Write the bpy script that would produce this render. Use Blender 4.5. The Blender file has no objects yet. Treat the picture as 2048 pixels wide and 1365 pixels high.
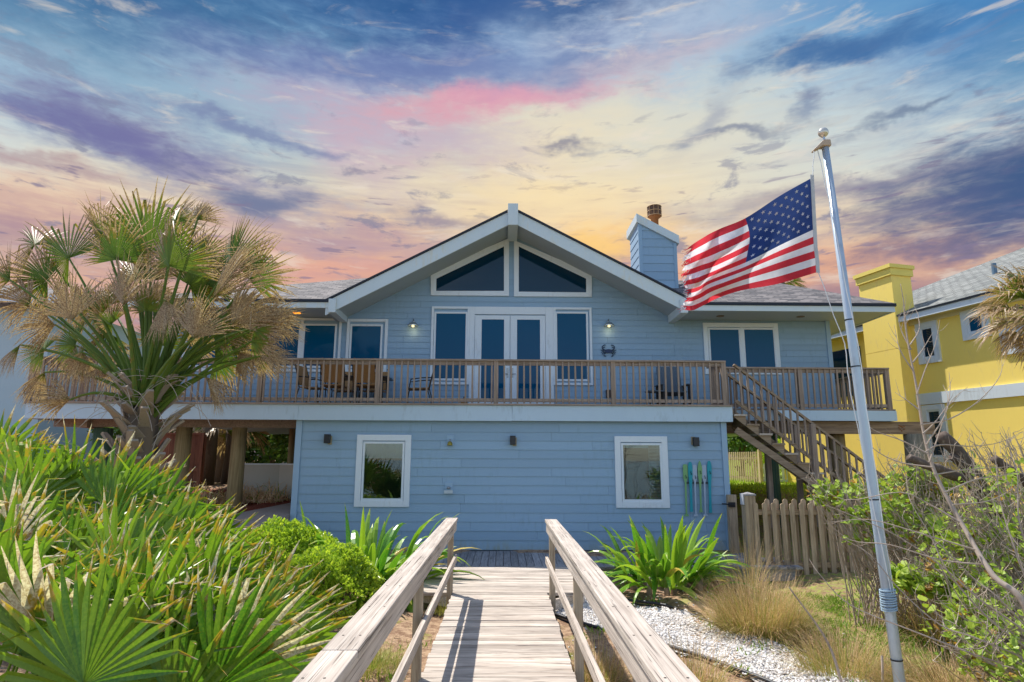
import bpy, bmesh, math, random
from mathutils import Vector, Matrix, Euler
random.seed(7)
sc = bpy.context.scene
COL = sc.collection
rad = math.radians
# ------------------------------------------------------------------ camera
FPX, PITCH, YAW, ROLL, CAMZ = 1250.0, rad(10.65), rad(0.8), rad(0.23), 1.9
RM = Matrix.Rotation(-YAW, 3, 'Z') @ Matrix.Rotation(math.pi/2+PITCH, 3, 'X') @ Matrix.Rotation(ROLL, 3, 'Z')
cd = bpy.data.cameras.new('camera'); cam = bpy.data.objects.new('camera', cd); COL.objects.link(cam)
cam.location = (0, 0, CAMZ); cam.rotation_euler = RM.to_euler()
cd.sensor_width = 36; cd.lens = FPX/2048*36; cd.clip_start = 0.05; cd.clip_end = 5000
sc.camera = cam
# ------------------------------------------------------------------ exposure
sc.view_settings.view_transform = 'Standard'; sc.view_settings.look = 'None'
sc.view_settings.exposure = 0.62; sc.view_settings.gamma = 1.0
# ------------------------------------------------------------------ sun
SUN_DIR = Vector((-0.39, 0.46, 1.0)).normalized()      # towards the sun: high, behind the house, to the left
sd = bpy.data.lights.new('sun', 'SUN'); sd.energy = 4.1; sd.angle = rad(0.5); sd.color = (1, 0.95, 0.86)
sun = bpy.data.objects.new('sun', sd); COL.objects.link(sun)
sun.rotation_euler = SUN_DIR.to_track_quat('Z', 'Y').to_euler(); sun.location = (-10, 10, 30)

def s2l(c):
    return tuple(((v/255)/12.92 if v/255 <= 0.04045 else ((v/255+0.055)/1.055)**2.4) for v in c)

class NT:
    """small helper for writing node trees"""
    def __init__(s, tree): s.t = tree; s.n = tree.nodes; s.l = tree.links
    def put(s, sock, v):
        if v is None: return
        if isinstance(v, bpy.types.NodeSocket): s.l.new(v, sock)
        elif isinstance(v, (tuple, list)):
            v = tuple(v)
            if sock.type == 'RGBA' and len(v) == 3: v = v+(1,)
            sock.default_value = v
        else: sock.default_value = v
    def m(s, op, a, b=None, c=None, clamp=False):
        n = s.n.new('ShaderNodeMath'); n.operation = op; n.use_clamp = clamp
        s.put(n.inputs[0], a); s.put(n.inputs[1], b); s.put(n.inputs[2], c); return n.outputs[0]
    def ss(s, x, lo, hi, a=0.0, b=1.0):
        n = s.n.new('ShaderNodeMapRange'); n.interpolation_type = 'SMOOTHSTEP'
        s.put(n.inputs[0], x); s.put(n.inputs[1], lo); s.put(n.inputs[2], hi); s.put(n.inputs[3], a); s.put(n.inputs[4], b); return n.outputs[0]
    def mix(s, f, a, b, mode='MIX'):
        n = s.n.new('ShaderNodeMix'); n.data_type = 'RGBA'; n.blend_type = mode
        s.put(n.inputs[0], f); s.put(n.inputs[6], a); s.put(n.inputs[7], b); return n.outputs[2]
    def comb(s, x, y, z):
        n = s.n.new('ShaderNodeCombineXYZ'); s.put(n.inputs[0], x); s.put(n.inputs[1], y); s.put(n.inputs[2], z); return n.outputs[0]
    def sep(s, v):
        n = s.n.new('ShaderNodeSeparateXYZ'); s.put(n.inputs[0], v); return n.outputs
    def vscale(s, v, k):
        n = s.n.new('ShaderNodeVectorMath'); n.operation = 'MULTIPLY'; s.put(n.inputs[0], v); s.put(n.inputs[1], k); return n.outputs[0]
    def vadd(s, v, k):
        n = s.n.new('ShaderNodeVectorMath'); n.operation = 'ADD'; s.put(n.inputs[0], v); s.put(n.inputs[1], k); return n.outputs[0]
    def noise(s, v, scale=5, detail=3, rough=0.5, dist=0.0):
        n = s.n.new('ShaderNodeTexNoise'); s.put(n.inputs['Vector'], v); s.put(n.inputs['Scale'], scale)
        s.put(n.inputs['Detail'], detail); s.put(n.inputs['Roughness'], rough); s.put(n.inputs['Distortion'], dist); return n.outputs[0]
    def vor(s, v, scale=5, out=0, feat='F1'):
        n = s.n.new('ShaderNodeTexVoronoi'); n.feature = feat; s.put(n.inputs['Vector'], v); s.put(n.inputs['Scale'], scale); return n.outputs[out]
    def ramp(s, x, pts, interp='LINEAR'):
        n = s.n.new('ShaderNodeValToRGB'); s.put(n.inputs[0], x); cr = n.color_ramp; cr.interpolation = interp
        while len(cr.elements) < len(pts): cr.elements.new(0.5)
        for e, (p, c) in zip(cr.elements, pts):
            e.position = p; e.color = (c+(1,)) if len(c) == 3 else c
        return n.outputs[0]

# ------------------------------------------------------------------ world: sunset clouds ahead, blue sky behind the viewer with clouds added for uneven pane reflections
w = bpy.data.worlds.new('World'); sc.world = w; w.use_nodes = True
T = NT(w.node_tree); T.n.clear()
out = T.n.new('ShaderNodeOutputWorld'); bg = T.n.new('ShaderNodeBackground'); T.l.new(bg.outputs[0], out.inputs[0])
tc = T.n.new('ShaderNodeTexCoord').outputs['Generated']
X, Y, Z = T.sep(tc)
az = T.m('ARCTAN2', X, Y)
el = T.m('ARCTAN2', Z, T.m('SQRT', T.m('ADD', T.m('MULTIPLY', X, X), T.m('MULTIPLY', Y, Y))))
P = T.comb(az, el, 0.0)
n1 = T.noise(T.vscale(P, (5, 12, 1)), 1.0, 5, 0.6)
n2 = T.noise(T.vadd(T.vscale(P, (6, 10, 1)), (31, 7, 0)), 1.0, 5, 0.6)
n3 = T.noise(T.vadd(T.vscale(P, (9, 30, 1)), (5, 17, 0)), 1.0, 6, 0.65, 0.3)
streak = T.noise(T.vscale(P, (5.0, 62, 1)), 1.0, 5, 0.62, 0.4)
fine = T.noise(T.vscale(P, (20, 75, 1)), 1.0, 5, 0.6, 0.6)
aw = T.m('ADD', az, T.m('MULTIPLY', T.m('SUBTRACT', n1, 0.5), 0.24))
ew = T.m('ADD', el, T.m('MULTIPLY', T.m('SUBTRACT', n2, 0.5), 0.10))
e2 = T.m('ADD', ew, T.m('MULTIPLY', T.m('MULTIPLY', az, az), 0.22))
base = T.ramp(T.m('DIVIDE', T.m('ADD', e2, 0.05), 1.3, clamp=True), [(k, s2l(c)) for k, c in [
    (0.00, (120, 100, 125)), (0.17, (150, 115, 135)), (0.235, (206, 156, 142)), (0.275, (222, 174, 148)), (0.325, (230, 200, 168)),
    (0.375, (230, 218, 192)), (0.425, (206, 214, 212)), (0.475, (170, 196, 214)), (0.535, (128, 168, 202)), (0.60, (84, 136, 182)), (0.70, (58, 116, 172)), (1.0, (52, 105, 165))]])
col = T.mix(T.m('MULTIPLY', T.ss(streak, 0.42, 0.66), T.ss(el, 0.62, 0.40, 0.0, 0.42)), base, s2l((160, 140, 160)))
col = T.mix(T.m('MULTIPLY', T.ss(fine, 0.5, 0.72), 0.25), col, s2l((235, 215, 200)))
def blob(col, a0, e0, sa, se, rot, rgb, k, gain=0.8, th=0.5, nz=1.5):
    da = T.m('SUBTRACT', aw, a0); de = T.m('SUBTRACT', ew, e0); c, s_ = math.cos(rot), math.sin(rot)
    u = T.m('DIVIDE', T.m('ADD', T.m('MULTIPLY', da, c), T.m('MULTIPLY', de, s_)), sa)
    v = T.m('DIVIDE', T.m('SUBTRACT', T.m('MULTIPLY', de, c), T.m('MULTIPLY', da, s_)), se)
    g = T.m('EXPONENT', T.m('MULTIPLY', T.m('ADD', T.m('MULTIPLY', u, u), T.m('MULTIPLY', v, v)), -1.0))
    x = T.m('ADD', g, T.m('MULTIPLY', T.m('SUBTRACT', T.m('ADD', T.m('MULTIPLY', n3, .45), T.m('MULTIPLY', fine, .55)), 0.5), nz))
    f = T.m('MULTIPLY', T.ss(x, th-0.5/gain, th+0.5/gain), k)
    f = T.m('MULTIPLY', f, T.ss(g, 0.02, 0.22))
    return T.mix(f, col, s2l(rgb))
BL = [  # azimuth, elevation, half sizes, tilt, colour, strength
    (-0.52, .515, .34, .085, -.08, (132, 168, 194), .75), (.17, .63, .30, .06, 0, (196, 204, 220), .7), (.25, .60, .2, .012, .05, (222, 186, 184), .6), (.5, .43, .35, .05, 0, (198, 212, 212), .5),
    (0.20, 0.50, .28, .055, 0.02, (250, 224, 172), .85), (0.17, 0.352, .11, .022, 0, (255, 206, 120), .8), (0.12, .43, .30, .05, 0, (238, 218, 178), .6),
    (0.45, 0.27, .30, .028, 0.02, (232, 170, 132), .8), (-0.32, 0.285, .22, .022, 0, (226, 160, 142), .6), (-.70, .31, .2, .04, 0, (225, 170, 140), .5),
    (-0.20, 0.515, .20, .045, -.1, (186, 166, 192), .75), (0.0, 0.55, .20, .020, .12, (226, 166, 164), .75), (-.24, .455, .08, .04, -.3, (204, 176, 190), .55),
    (-0.16, 0.585, .34, .030, .05, (120, 138, 182), .9), (-0.60, 0.43, .13, .032, -.12, (112, 122, 166), .85), (-.44, .395, .17, .03, -.3, (150, 146, 174), .65),
    (-0.12, 0.655, .26, .035, 0.0, (48, 98, 158), .9), (-.05, .69, .45, .03, 0, (32, 84, 142), .95), (-0.60, 0.60, .30, .04, 0.12, (36, 96, 148), .9), (-.75, .53, .2, .03, 0.1, (62, 118, 160), .6),
    (0.02, .64, .06, .05, 0.6, (165, 195, 225), .5), (0.42, 0.52, .3, .07, 0, (176, 205, 222), .5),
    (0.54, 0.565, .11, .016, -.05, (64, 106, 156), .9), (0.80, 0.58, .20, .12, 0, (22, 112, 178), .9), (.86, .47, .16, .05, 0, (80, 140, 180), .7), (0.60, .61, .22, .04, 0, (82, 150, 200), .5),
    (0.86, 0.345, .20, .048, 0.0, (52, 84, 132), 1.0), (.72, .31, .16, .03, 0, (84, 96, 138), .9), (0.60, .375, .24, .014, 0.0, (120, 118, 150), .7), (0.70, .275, .18, .014, 0, (104, 104, 140), .8), (.62, .23, .3, .02, 0, (140, 112, 135), .7),
    (-.405, .372, .055, .016, .1, (112, 122, 155), .95), (-.13, .378, .07, .010, 0, (130, 125, 155), .8), (.12, .485, .045, .006, 0, (130, 130, 150), .8),
    (-.42, .475, .13, .008, -.05, (118, 132, 172), .85), (-.68, .37, .09, .007, -.08, (160, 132, 146), .6), (.33, .50, .05, .02, .7, (140, 150, 175), .6), (.38, .47, .08, .006, -.05, (120, 130, 155), .8),
    (.50, .50, .035, .012, .8, (110, 130, 165), .7), (.60, .455, .05, .005, .1, (105, 125, 155), .8), (-.2, .33, .35, .02, 0, (176, 142, 158), .55), (-.75, .27, .25, .03, 0, (150, 120, 150), .7)]
for b in BL: col = blob(col, b[0], b[1], b[2]*1.18, b[3]*1.22, *b[4:])
pf = T.noise(T.vadd(T.vscale(P, (9, 26, 1)), (11, 2, 0)), 1.0, 7, 0.62, 0.5)
col = T.mix(T.m('MULTIPLY', T.ss(pf, 0.56, 0.66), T.ss(el, 0.62, 0.34, 0.12, 0.7)), col, s2l((122, 126, 156)))
pf2 = T.noise(T.vadd(T.vscale(P, (7, 30, 1)), (41, 9, 0)), 1.0, 7, 0.6, 0.5)
col = T.mix(T.m('MULTIPLY', T.ss(pf2, 0.55, 0.70), 0.5), col, s2l((232, 220, 204)))
st2 = T.noise(T.vadd(T.vscale(P, (13, 90, 1)), (3, 3, 0)), 1.0, 4, 0.55, 0.3)
col = T.mix(T.m('MULTIPLY', T.ss(st2, 0.60, 0.68), T.ss(el, 0.50, 0.36, 0.0, 0.65)), col, s2l((132, 120, 148)))
sky = T.n.new('ShaderNodeTexSky'); sky.sky_type = 'NISHITA'; sky.sun_disc = False
sky.sun_elevation = math.asin(SUN_DIR.z); sky.sun_rotation = math.atan2(SUN_DIR.x, SUN_DIR.y); sky.dust_density = 0.6
for b in ((.80, .345, .17, .05, 0, (56, 88, 134), .9), (.62, .335, .10, .018, .05, (92, 100, 140), .7), (.55, .565, .10, .020, -.05, (60, 106, 160), .85), (-.60, .43, .12, .03, -.15, (108, 108, 160), .85), (.0, .548, .17, .020, .12, (218, 150, 176), .75), (-.16, .59, .30, .03, .05, (96, 118, 172), .7), (.10, .40, .16, .05, 0, (250, 222, 164), .55), (.13, .33, .10, .02, 0, (255, 206, 110), .75), (-.02, .68, .16, .05, .3, (44, 88, 148), .8)): col = blob(col, *b)
hs = T.n.new('ShaderNodeHueSaturation'); hs.inputs['Saturation'].default_value = .95; T.l.new(col, hs.inputs['Color']); col = hs.outputs[0]
nish = T.mix(1.0, sky.outputs[0], (0.15,)*3, 'MULTIPLY')
nish = T.mix(T.ss(T.noise(T.vscale(P, (3, 9, 1)), 1.0, 5, .6, .4), .45, .75, 0, .6), nish, (.75, .8, .9))
front = T.m('MULTIPLY', T.ss(Y, 0.0, 0.30), T.ss(el, 1.15, 0.85))
col = T.mix(front, nish, T.mix(1.0, col, (.68,)*3, 'MULTIPLY'))
T.l.new(col, bg.inputs[0]); bg.inputs[1].default_value = 1.0
# ------------------------------------------------------------------ measuring helpers (photo pixel -> point on a known plane)
def ray(px, py): return RM @ Vector(((px-1024)/FPX, -(py-682.5)/FPX, -1.0))
CAMP = Vector((0, 0, CAMZ))
def at(px, py, Y): d = ray(px, py); return CAMP + d*(Y/d.y)
def atz(px, py, z): d = ray(px, py); return CAMP + d*((z-CAMZ)/d.z)
def lerp(a, b, t): return a+(b-a)*t
def sst(x, a, b):
    t = max(0, min(1, (x-a)/(b-a))); return t*t*(3-2*t)
def rr(a, b): return random.uniform(a, b)

def tag(o, label=None, cat=None, group=None, kind=None):
    if label: o['label'] = label
    if cat: o['category'] = cat
    if group: o['group'] = group
    if kind: o['kind'] = kind
    return o
def empty(name, loc, label=None, cat=None, group=None, rot=None):
    o = bpy.data.objects.new(name, None); COL.objects.link(o); o.location = loc; o.empty_display_size = 0.2
    if rot: o.rotation_euler = rot
    return tag(o, label, cat, group)
def rootof(o):
    while o.parent: o = o.parent
    return o
def copy_tree(o, parent=None):
    c = o.copy(); COL.objects.link(c); c.parent = parent
    for ch in list(o.children): copy_tree(ch, c)
    return c

class MB:
    def __init__(s, X=None): s.v = []; s.f = []; s.mi = []; s.col = []; s.X = X
    def add(s, vs, fs, mi=0, col=None):
        n = len(s.v); s.v += [tuple(v) for v in vs]; s.f += [tuple(i+n for i in f) for f in fs]
        s.mi += [mi]*len(fs)
        s.col += (col if isinstance(col, list) else [col or (0, 0, 0, 1)]*len(vs))
    def box(s, x0, x1, y0, y1, z0, z1, mi=0, col=None):
        s.add([(x0,y0,z0),(x1,y0,z0),(x1,y1,z0),(x0,y1,z0),(x0,y0,z1),(x1,y0,z1),(x1,y1,z1),(x0,y1,z1)],
              [(0,3,2,1),(4,5,6,7),(0,1,5,4),(1,2,6,5),(2,3,7,6),(3,0,4,7)], mi, col)
    def prism(s, pts, ext, mi=0, col=None):
        """closed prism: polygon pts (3D) pushed along vector ext"""
        n = len(pts); e = Vector(ext); a = [Vector(p) for p in pts]
        nn = Vector((0, 0, 0))
        for i in range(n): nn += a[i].cross(a[(i+1) % n])
        if nn.dot(e) > 0: a = a[::-1]
        s.add(a+[p+e for p in a], [tuple(range(n)), tuple(range(2*n-1, n-1, -1))]+[(i, i+n, (i+1) % n+n, (i+1) % n) for i in range(n)], mi, col)
    def beam(s, p0, p1, w, h, mi=0, up=(0, 0, 1), col=None):
        p0 = Vector(p0); p1 = Vector(p1); d = (p1-p0).normalized(); r = d.cross(Vector(up))
        if r.length < 1e-4: r = d.cross(Vector((0, 1, 0)))
        r.normalize(); u = r.cross(d); r *= w/2; u *= h/2
        s.add([p0-r-u, p0+r-u, p0+r+u, p0-r+u, p1-r-u, p1+r-u, p1+r+u, p1-r+u],
              [(0,1,2,3),(7,6,5,4),(0,4,5,1),(1,5,6,2),(2,6,7,3),(3,7,4,0)], mi, col)
    def tube(s, pts, rs, n=8, mi=0, cap=True, cols=None):
        pts = [Vector(p) for p in pts]; k = len(pts)
        if not isinstance(rs, (list, tuple)): rs = [rs]*k
        t0 = (pts[1]-pts[0]).normalized(); r = t0.orthogonal().normalized(); vs = []; cs = []
        for i, p in enumerate(pts):
            t = (pts[min(i+1, k-1)]-pts[max(i-1, 0)])
            t = t.normalized() if t.length > 1e-9 else t0
            r = (r-t*r.dot(t))
            r = r.normalized() if r.length > 1e-6 else t.orthogonal().normalized()
            b = t.cross(r)
            for j in range(n):
                a = 2*math.pi*j/n; vs.append(p+(r*math.cos(a)+b*math.sin(a))*rs[i]); cs.append(cols[i] if cols else (0, 0, 0, 1))
        fs = [(i*n+j, i*n+(j+1) % n, (i+1)*n+(j+1) % n, (i+1)*n+j) for i in range(k-1) for j in range(n)]
        if cap: fs += [tuple(range(n-1, -1, -1)), tuple(range((k-1)*n, k*n))]
        s.add(vs, fs, mi, cs)
    def lathe(s, c, prof, n=20, mi=0):
        vs = []; fs = []
        for r, z in prof:
            for j in range(n): a = 2*math.pi*j/n; vs.append((c[0]+r*math.cos(a), c[1]+r*math.sin(a), c[2]+z))
        for i in range(len(prof)-1):
            for j in range(n): fs.append((i*n+j, i*n+(j+1) % n, (i+1)*n+(j+1) % n, (i+1)*n+j))
        s.add(vs, fs, mi)
    def build(s, name, mats, parent=None, smooth=False, bevel=0, attr=False, base=None, **tags):
        me = bpy.data.meshes.new(name)
        if parent is not None and base is None:
            rt = rootof(parent); L = Vector(rt.location) if not s.X else Vector((0, 0, 0))
        else: L = Vector(base) if base is not None else Vector((0, 0, 0))
        me.from_pydata([tuple(Vector(v)-L) for v in s.v], [], s.f)
        for m_ in (mats if isinstance(mats, (list, tuple)) else [mats]): me.materials.append(m_)
        if max(s.mi, default=0) > 0: me.polygons.foreach_set('material_index', s.mi)
        if smooth: me.polygons.foreach_set('use_smooth', [True]*len(s.f))
        if attr:
            a = me.color_attributes.new('tone', 'FLOAT_COLOR', 'POINT'); a.data.foreach_set('color', [c for q in s.col for c in q])
        me.update()
        o = bpy.data.objects.new(name, me); COL.objects.link(o)
        if parent is not None: o.parent = parent
        elif base is not None: o.location = base
        if bevel:
            b = o.modifiers.new('bevel', 'BEVEL'); b.width = bevel; b.segments = 2; b.limit_method = 'ANGLE'; b.angle_limit = rad(40)
        return tag(o, **tags)

# ------------------------------------------------------------------ materials
def mat(name):
    m = bpy.data.materials.new(name); m.use_nodes = True; t = NT(m.node_tree)
    p = t.n['Principled BSDF']; return m, t, p
def bump(t, p, h, strength=0.3, dist=0.01):
    b = t.n.new('ShaderNodeBump'); t.put(b.inputs['Height'], h); b.inputs['Strength'].default_value = strength; b.inputs['Distance'].default_value = dist
    t.l.new(b.outputs[0], p.inputs['Normal'])
def opos(t): return t.n.new('ShaderNodeTexCoord').outputs['Object']
def gpos(t): return t.n.new('ShaderNodeNewGeometry').outputs['Position']
def island(t): return t.n.new('ShaderNodeNewGeometry').outputs['Random Per Island']
def paint(name, c, rough=0.55, var=0.10, dirt=None, scale=2.0, metal=0.0, spec=0.4, bumpk=0.08, isl=0.0, base_dirt=False):
    m, t, p = mat(name); g = gpos(t)
    n = t.noise(g, scale, 5, 0.65); f = t.noise(t.vscale(g, (14, 14, 3)), 1, 4, 0.6)
    k = t.m('ADD', 1-var, t.m('MULTIPLY', t.m('ADD', n, t.m('MULTIPLY', f, 0.6)), var*1.25))
    col = t.mix(1.0, s2l(c)+(1,), t.comb(k, k, k), 'MULTIPLY')
    if isl: v = t.m('ADD', 1-isl, t.m('MULTIPLY', island(t), 2*isl)); col = t.mix(1.0, col, t.comb(v, v, v), 'MULTIPLY')
    if base_dirt: gz_ = t.sep(g)[2]; col = t.mix(t.m('MULTIPLY', t.ss(t.m('ADD', gz_, t.m('MULTIPLY', n, .5)), .52, .2), t.ss(f, .35, .7, .15, .6)), col, s2l((150, 148, 110)))
    if dirt: col = t.mix(t.ss(t.m('MULTIPLY', n, f), 0.27, 0.42, 0, 0.55), col, s2l(dirt))
    t.put(p.inputs['Base Color'], col); p.inputs['Roughness'].default_value = rough; p.inputs['Metallic'].default_value = metal
    p.inputs['Specular IOR Level'].default_value = spec
    bump(t, p, f, bumpk*3, 0.002)
    return m
def wood(name, axis, c1, c2, crack=(60, 50, 45), rough=0.8, tint=0.25, ck=0.6, scale=1.0, ln=1.2):
    """weathered timber, grain along the given world axis"""
    m, t, p = mat(name); g = opos(t); isl = island(t)
    st = {'x': (ln, 26, 26), 'y': (26, ln, 26), 'z': (26, 26, ln)}[axis]; st = tuple(v*scale for v in st)
    g2 = t.vadd(g, t.comb(t.m('MULTIPLY', isl, 37), t.m('MULTIPLY', isl, 11), t.m('MULTIPLY', isl, 23)))
    gv = t.vscale(g2, st)
    a = t.noise(gv, 1.0, 5, 0.65, 0.7); b = t.noise(t.vscale(gv, (2.3, 2.3, 2.3)), 1.0, 3, 0.6, 0.3)
    l = t.noise(g2, 2.3, 3, 0.55)
    col = t.mix(t.ss(a, 0.3, 0.7), s2l(c1), s2l(c2))
    v = t.m('ADD', 1-tint, t.m('MULTIPLY', isl, 2*tint)); col = t.mix(1.0, col, t.comb(v, v, v), 'MULTIPLY')
    lv = t.m('ADD', 0.72, t.m('MULTIPLY', l, 0.56)); col = t.mix(1.0, col, t.comb(lv, lv, lv), 'MULTIPLY')
    ckf = t.m('MULTIPLY', t.ss(b, 0.575, 0.66), ck); col = t.mix(ckf, col, s2l(crack))
    t.put(p.inputs['Base Color'], col); p.inputs['Roughness'].default_value = rough; p.inputs['Specular IOR Level'].default_value = 0.25
    bump(t, p, t.m('SUBTRACT', a, ckf), 0.6, 0.006)
    return m
def plain(name, c, rough=0.5, metal=0.0, spec=0.5, emis=None, es=0):
    m, t, p = mat(name); g = gpos(t); n = t.noise(g, 9, 4, 0.6); k = t.m('ADD', 0.85, t.m('MULTIPLY', n, 0.3))
    t.put(p.inputs['Base Color'], t.mix(1.0, s2l(c)+(1,), t.comb(k, k, k), 'MULTIPLY'))
    p.inputs['Roughness'].default_value = rough; p.inputs['Metallic'].default_value = metal; p.inputs['Specular IOR Level'].default_value = spec
    if emis: p.inputs['Emission Color'].default_value = s2l(emis)+(1,); p.inputs['Emission Strength'].default_value = es
    return m
def shingle(name, c1, c2, ax=(1, 0), run=0.14):
    """asphalt shingles: rows up the slope with random tabs"""
    m, t, p = mat(name); g = opos(t); x, y, z = t.sep(g)
    along = x if ax[0] else y
    br = t.n.new('ShaderNodeTexBrick'); t.put(br.inputs['Vector'], t.comb(along, t.m('MULTIPLY', z, 1.0/run*0.14), 0))
    br.inputs['Scale'].default_value = 1.0; br.inputs['Brick Width'].default_value = 0.30; br.inputs['Row Height'].default_value = 0.075
    br.inputs['Mortar Size'].default_value = 0.013; br.inputs['Mortar Smooth'].default_value = 0.3; br.offset = 0.37
    t.put(br.inputs['Color1'], s2l(c1)+(1,)); t.put(br.inputs['Color2'], s2l(c2)+(1,)); t.put(br.inputs['Mortar'], s2l((40, 38, 40))+(1,))
    n = t.noise(t.vscale(g, (7, 7, 30)), 1.0, 4, 0.6); k = t.m('ADD', 0.62, t.m('MULTIPLY', n, 0.8))
    t.put(p.inputs['Base Color'], t.mix(1.0, br.outputs[0], t.comb(k, k, k), 'MULTIPLY')); p.inputs['Roughness'].default_value = 0.9
    bump(t, p, t.noise(g, 260, 2, 0.5), 0.4, 0.003)
    return m

M_SID = paint('blue_siding', (142, 170, 194), 0.55, var=0.06, dirt=(132, 158, 178), scale=0.6, isl=.05, bumpk=.02, base_dirt=True)
M_CORN = paint('blue_corner_board', (150, 178, 202), 0.5, 0.06)
M_WHT = paint('white_trim', (216, 224, 232), 0.45, 0.10, (190, 196, 200), 1.5)
M_SOF = paint('soffit', (166, 178, 186), 0.6, 0.06)
M_RAKE = paint('pale_fascia', (200, 212, 218), 0.5, 0.10, (205, 200, 180), 1.2)
M_SHIN = shingle('grey_shingles', (142, 134, 132), (80, 78, 82))
M_SHIN_E = plain('shingle_edge', (44, 50, 62), 0.9)
M_DARKM = plain('dark_metal', (24, 26, 32), 0.45, 0.3)
M_BLK = plain('black_paint', (22, 24, 34), 0.4)
def glassy(name, tint, spec=0.9, r=0.03):
    m, t, p = mat(name); g = gpos(t)
    t.put(p.inputs['Base Color'], s2l(tint)); p.inputs['Roughness'].default_value = r; p.inputs['Specular IOR Level'].default_value = spec
    p.inputs['IOR'].default_value = 1.55; bump(t, p, t.noise(g, 1.3, 2, 0.5), 0.05, 0.02); return m
M_GLS = glassy('window_glass', (2, 76, 112), .16)
M_GLD = glassy('dark_glass', (4, 44, 66), .35)
def clear_glass(name, tr=0.9):
    m = bpy.data.materials.new(name); m.use_nodes = True; t = NT(m.node_tree); t.n.clear()
    o = t.n.new('ShaderNodeOutputMaterial'); mx = t.n.new('ShaderNodeMixShader'); a = t.n.new('ShaderNodeBsdfTransparent'); b = t.n.new('ShaderNodeBsdfGlossy')
    fr = t.n.new('ShaderNodeFresnel'); fr.inputs[0].default_value = 1.6; b.inputs['Roughness'].default_value = 0.02
    a.inputs[0].default_value = (tr*.8, tr*.92, tr*.95, 1)
    t.put(mx.inputs[0], t.m('MULTIPLY', fr.outputs[0], 1.6, clamp=True)); t.l.new(a.outputs[0], mx.inputs[1]); t.l.new(b.outputs[0], mx.inputs[2]); t.l.new(mx.outputs[0], o.inputs[0])
    return m
M_CLR = clear_glass('clear_glass')
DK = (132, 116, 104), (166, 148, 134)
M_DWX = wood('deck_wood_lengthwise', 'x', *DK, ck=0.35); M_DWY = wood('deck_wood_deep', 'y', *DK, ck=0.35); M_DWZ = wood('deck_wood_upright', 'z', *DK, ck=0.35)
M_BWX = wood('boardwalk_plank', 'x', (160, 146, 134), (204, 192, 180), (78, 66, 60), ck=0.8, tint=0.2, scale=0.8)
M_BWY = wood('handrail_wood', 'y', (170, 156, 144), (206, 194, 182), (66, 56, 50), ck=0.75, tint=0.08, scale=1.5, ln=.35)
M_BWZ = wood('rail_post_wood', 'z', (158, 140, 118), (192, 176, 152), (84, 70, 58), ck=0.4)
M_GDY = wood('grey_deck_board', 'y', (128, 126, 128), (158, 156, 156), (58, 54, 52), ck=0.5)
M_PIC = wood('picket_wood', 'z', (152, 130, 106), (190, 168, 142), (82, 62, 50), ck=0.35, tint=0.25)
M_PICX = wood('picket_rail_wood', 'x', (140, 116, 92), (170, 146, 118), (82, 62, 50), ck=0.35)
M_PILE = wood('pile_wood', 'z', (128, 110, 78), (160, 140, 104), (80, 64, 44), ck=0.3)
M_PILG = wood('green_pile_wood', 'z', (58, 92, 84), (92, 116, 96), (50, 60, 52), ck=0.3)

# ------------------------------------------------------------------ terrain
def H(x, y):
    n = 0.03*math.sin(x*2.1+y*1.3)+0.025*math.sin(x*3.7-y*2.9+1)+0.02*math.sin(x*7.1+y*5.3)
    back = lerp(-0.28, 0.0, sst(y, 11.5, 13.5)); back = lerp(back, 1.0, sst(y, 13.6, 19))
    if x < 0 or y > 20:
        L = sst(-x, 3.9, 4.9)
        left = -0.28 if y < 7.5 else lerp(-0.28, 0.43, sst(y, 7.5, 11)) if y < 11 else min(0.43+0.1*(y-11), 1.05)
        z = lerp(back, left, L)
    else: z = back
    if x > 3: z += 0.25*sst(x, 4.6, 8)*sst(y, 5, 9)*(1-sst(y, 13, 16))
    if y < -4: z -= 3.4*sst(-y, 4, 40)
    if y > 35 or abs(x) > 60: n *= 0.3
    return z+n
# ================================================================== MAIN HOUSE
YL, YU, YF, YR = 13.69, 15.89, 13.54, 14.75      # lower wall, upper wall, deck fascia, roof edge
ZD = 3.03                                          # deck floor
house = empty('beach_house', (0.2, 15.0, 0), 'blue clapboard beach house on pilings with a white trimmed front gable', 'house')
XL0, XL1 = -4.46, 4.87
def siding(mb, Y, z0, z1, xr, h, lip=0.018, y_in=0.05):
    """lapped boards: each a wedge whose lower edge stands proud; xr(z) gives the x extent"""
    z = z0
    while z < z1-1e-3:
        t = min(z+h, z1); a0, a1 = xr(z); b0, b1 = xr(t)
        if a1-a0 < 0.05: break
        b0, b1 = max(b0, a0), min(b1, a1)
        if b1 < b0: b0 = b1 = (b0+b1)/2
        cuts = []; q = a0+rr(.6, 3.6)
        while q < a1-.3: cuts.append(q); q += rr(2.4, 3.66)
        ed_ = [a0]+cuts+[a1]
        for u0, u1 in zip(ed_, ed_[1:]):
            u0 += .0018*(u0 > a0); u1 -= .0018*(u1 < a1); w0, w1 = max(u0, b0), min(u1, b1)
            if w1 <= w0: w0 = w1 = min(max((u0+u1)/2, b0), b1)
            v = [(u0, Y-lip, z), (u1, Y-lip, z), (u1, Y+y_in, z), (u0, Y+y_in, z), (w0, Y-0.002, t), (w1, Y-0.002, t), (w1, Y+y_in, t), (w0, Y+y_in, t)]
            mb.add(v, [(4,5,6,7),(0,1,5,4),(1,2,6,5),(2,3,7,6),(3,0,4,7)])
        z = t
m = MB(); siding(m, YL, 0.02, 2.72, lambda z: (XL0+.13, XL1-.12), 0.188, .015)
m.box(XL0+.02, XL1-.02, YL+.051, YL+5.5, -0.1, 2.70)
m.build('lower_wall', M_SID, house)
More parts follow.
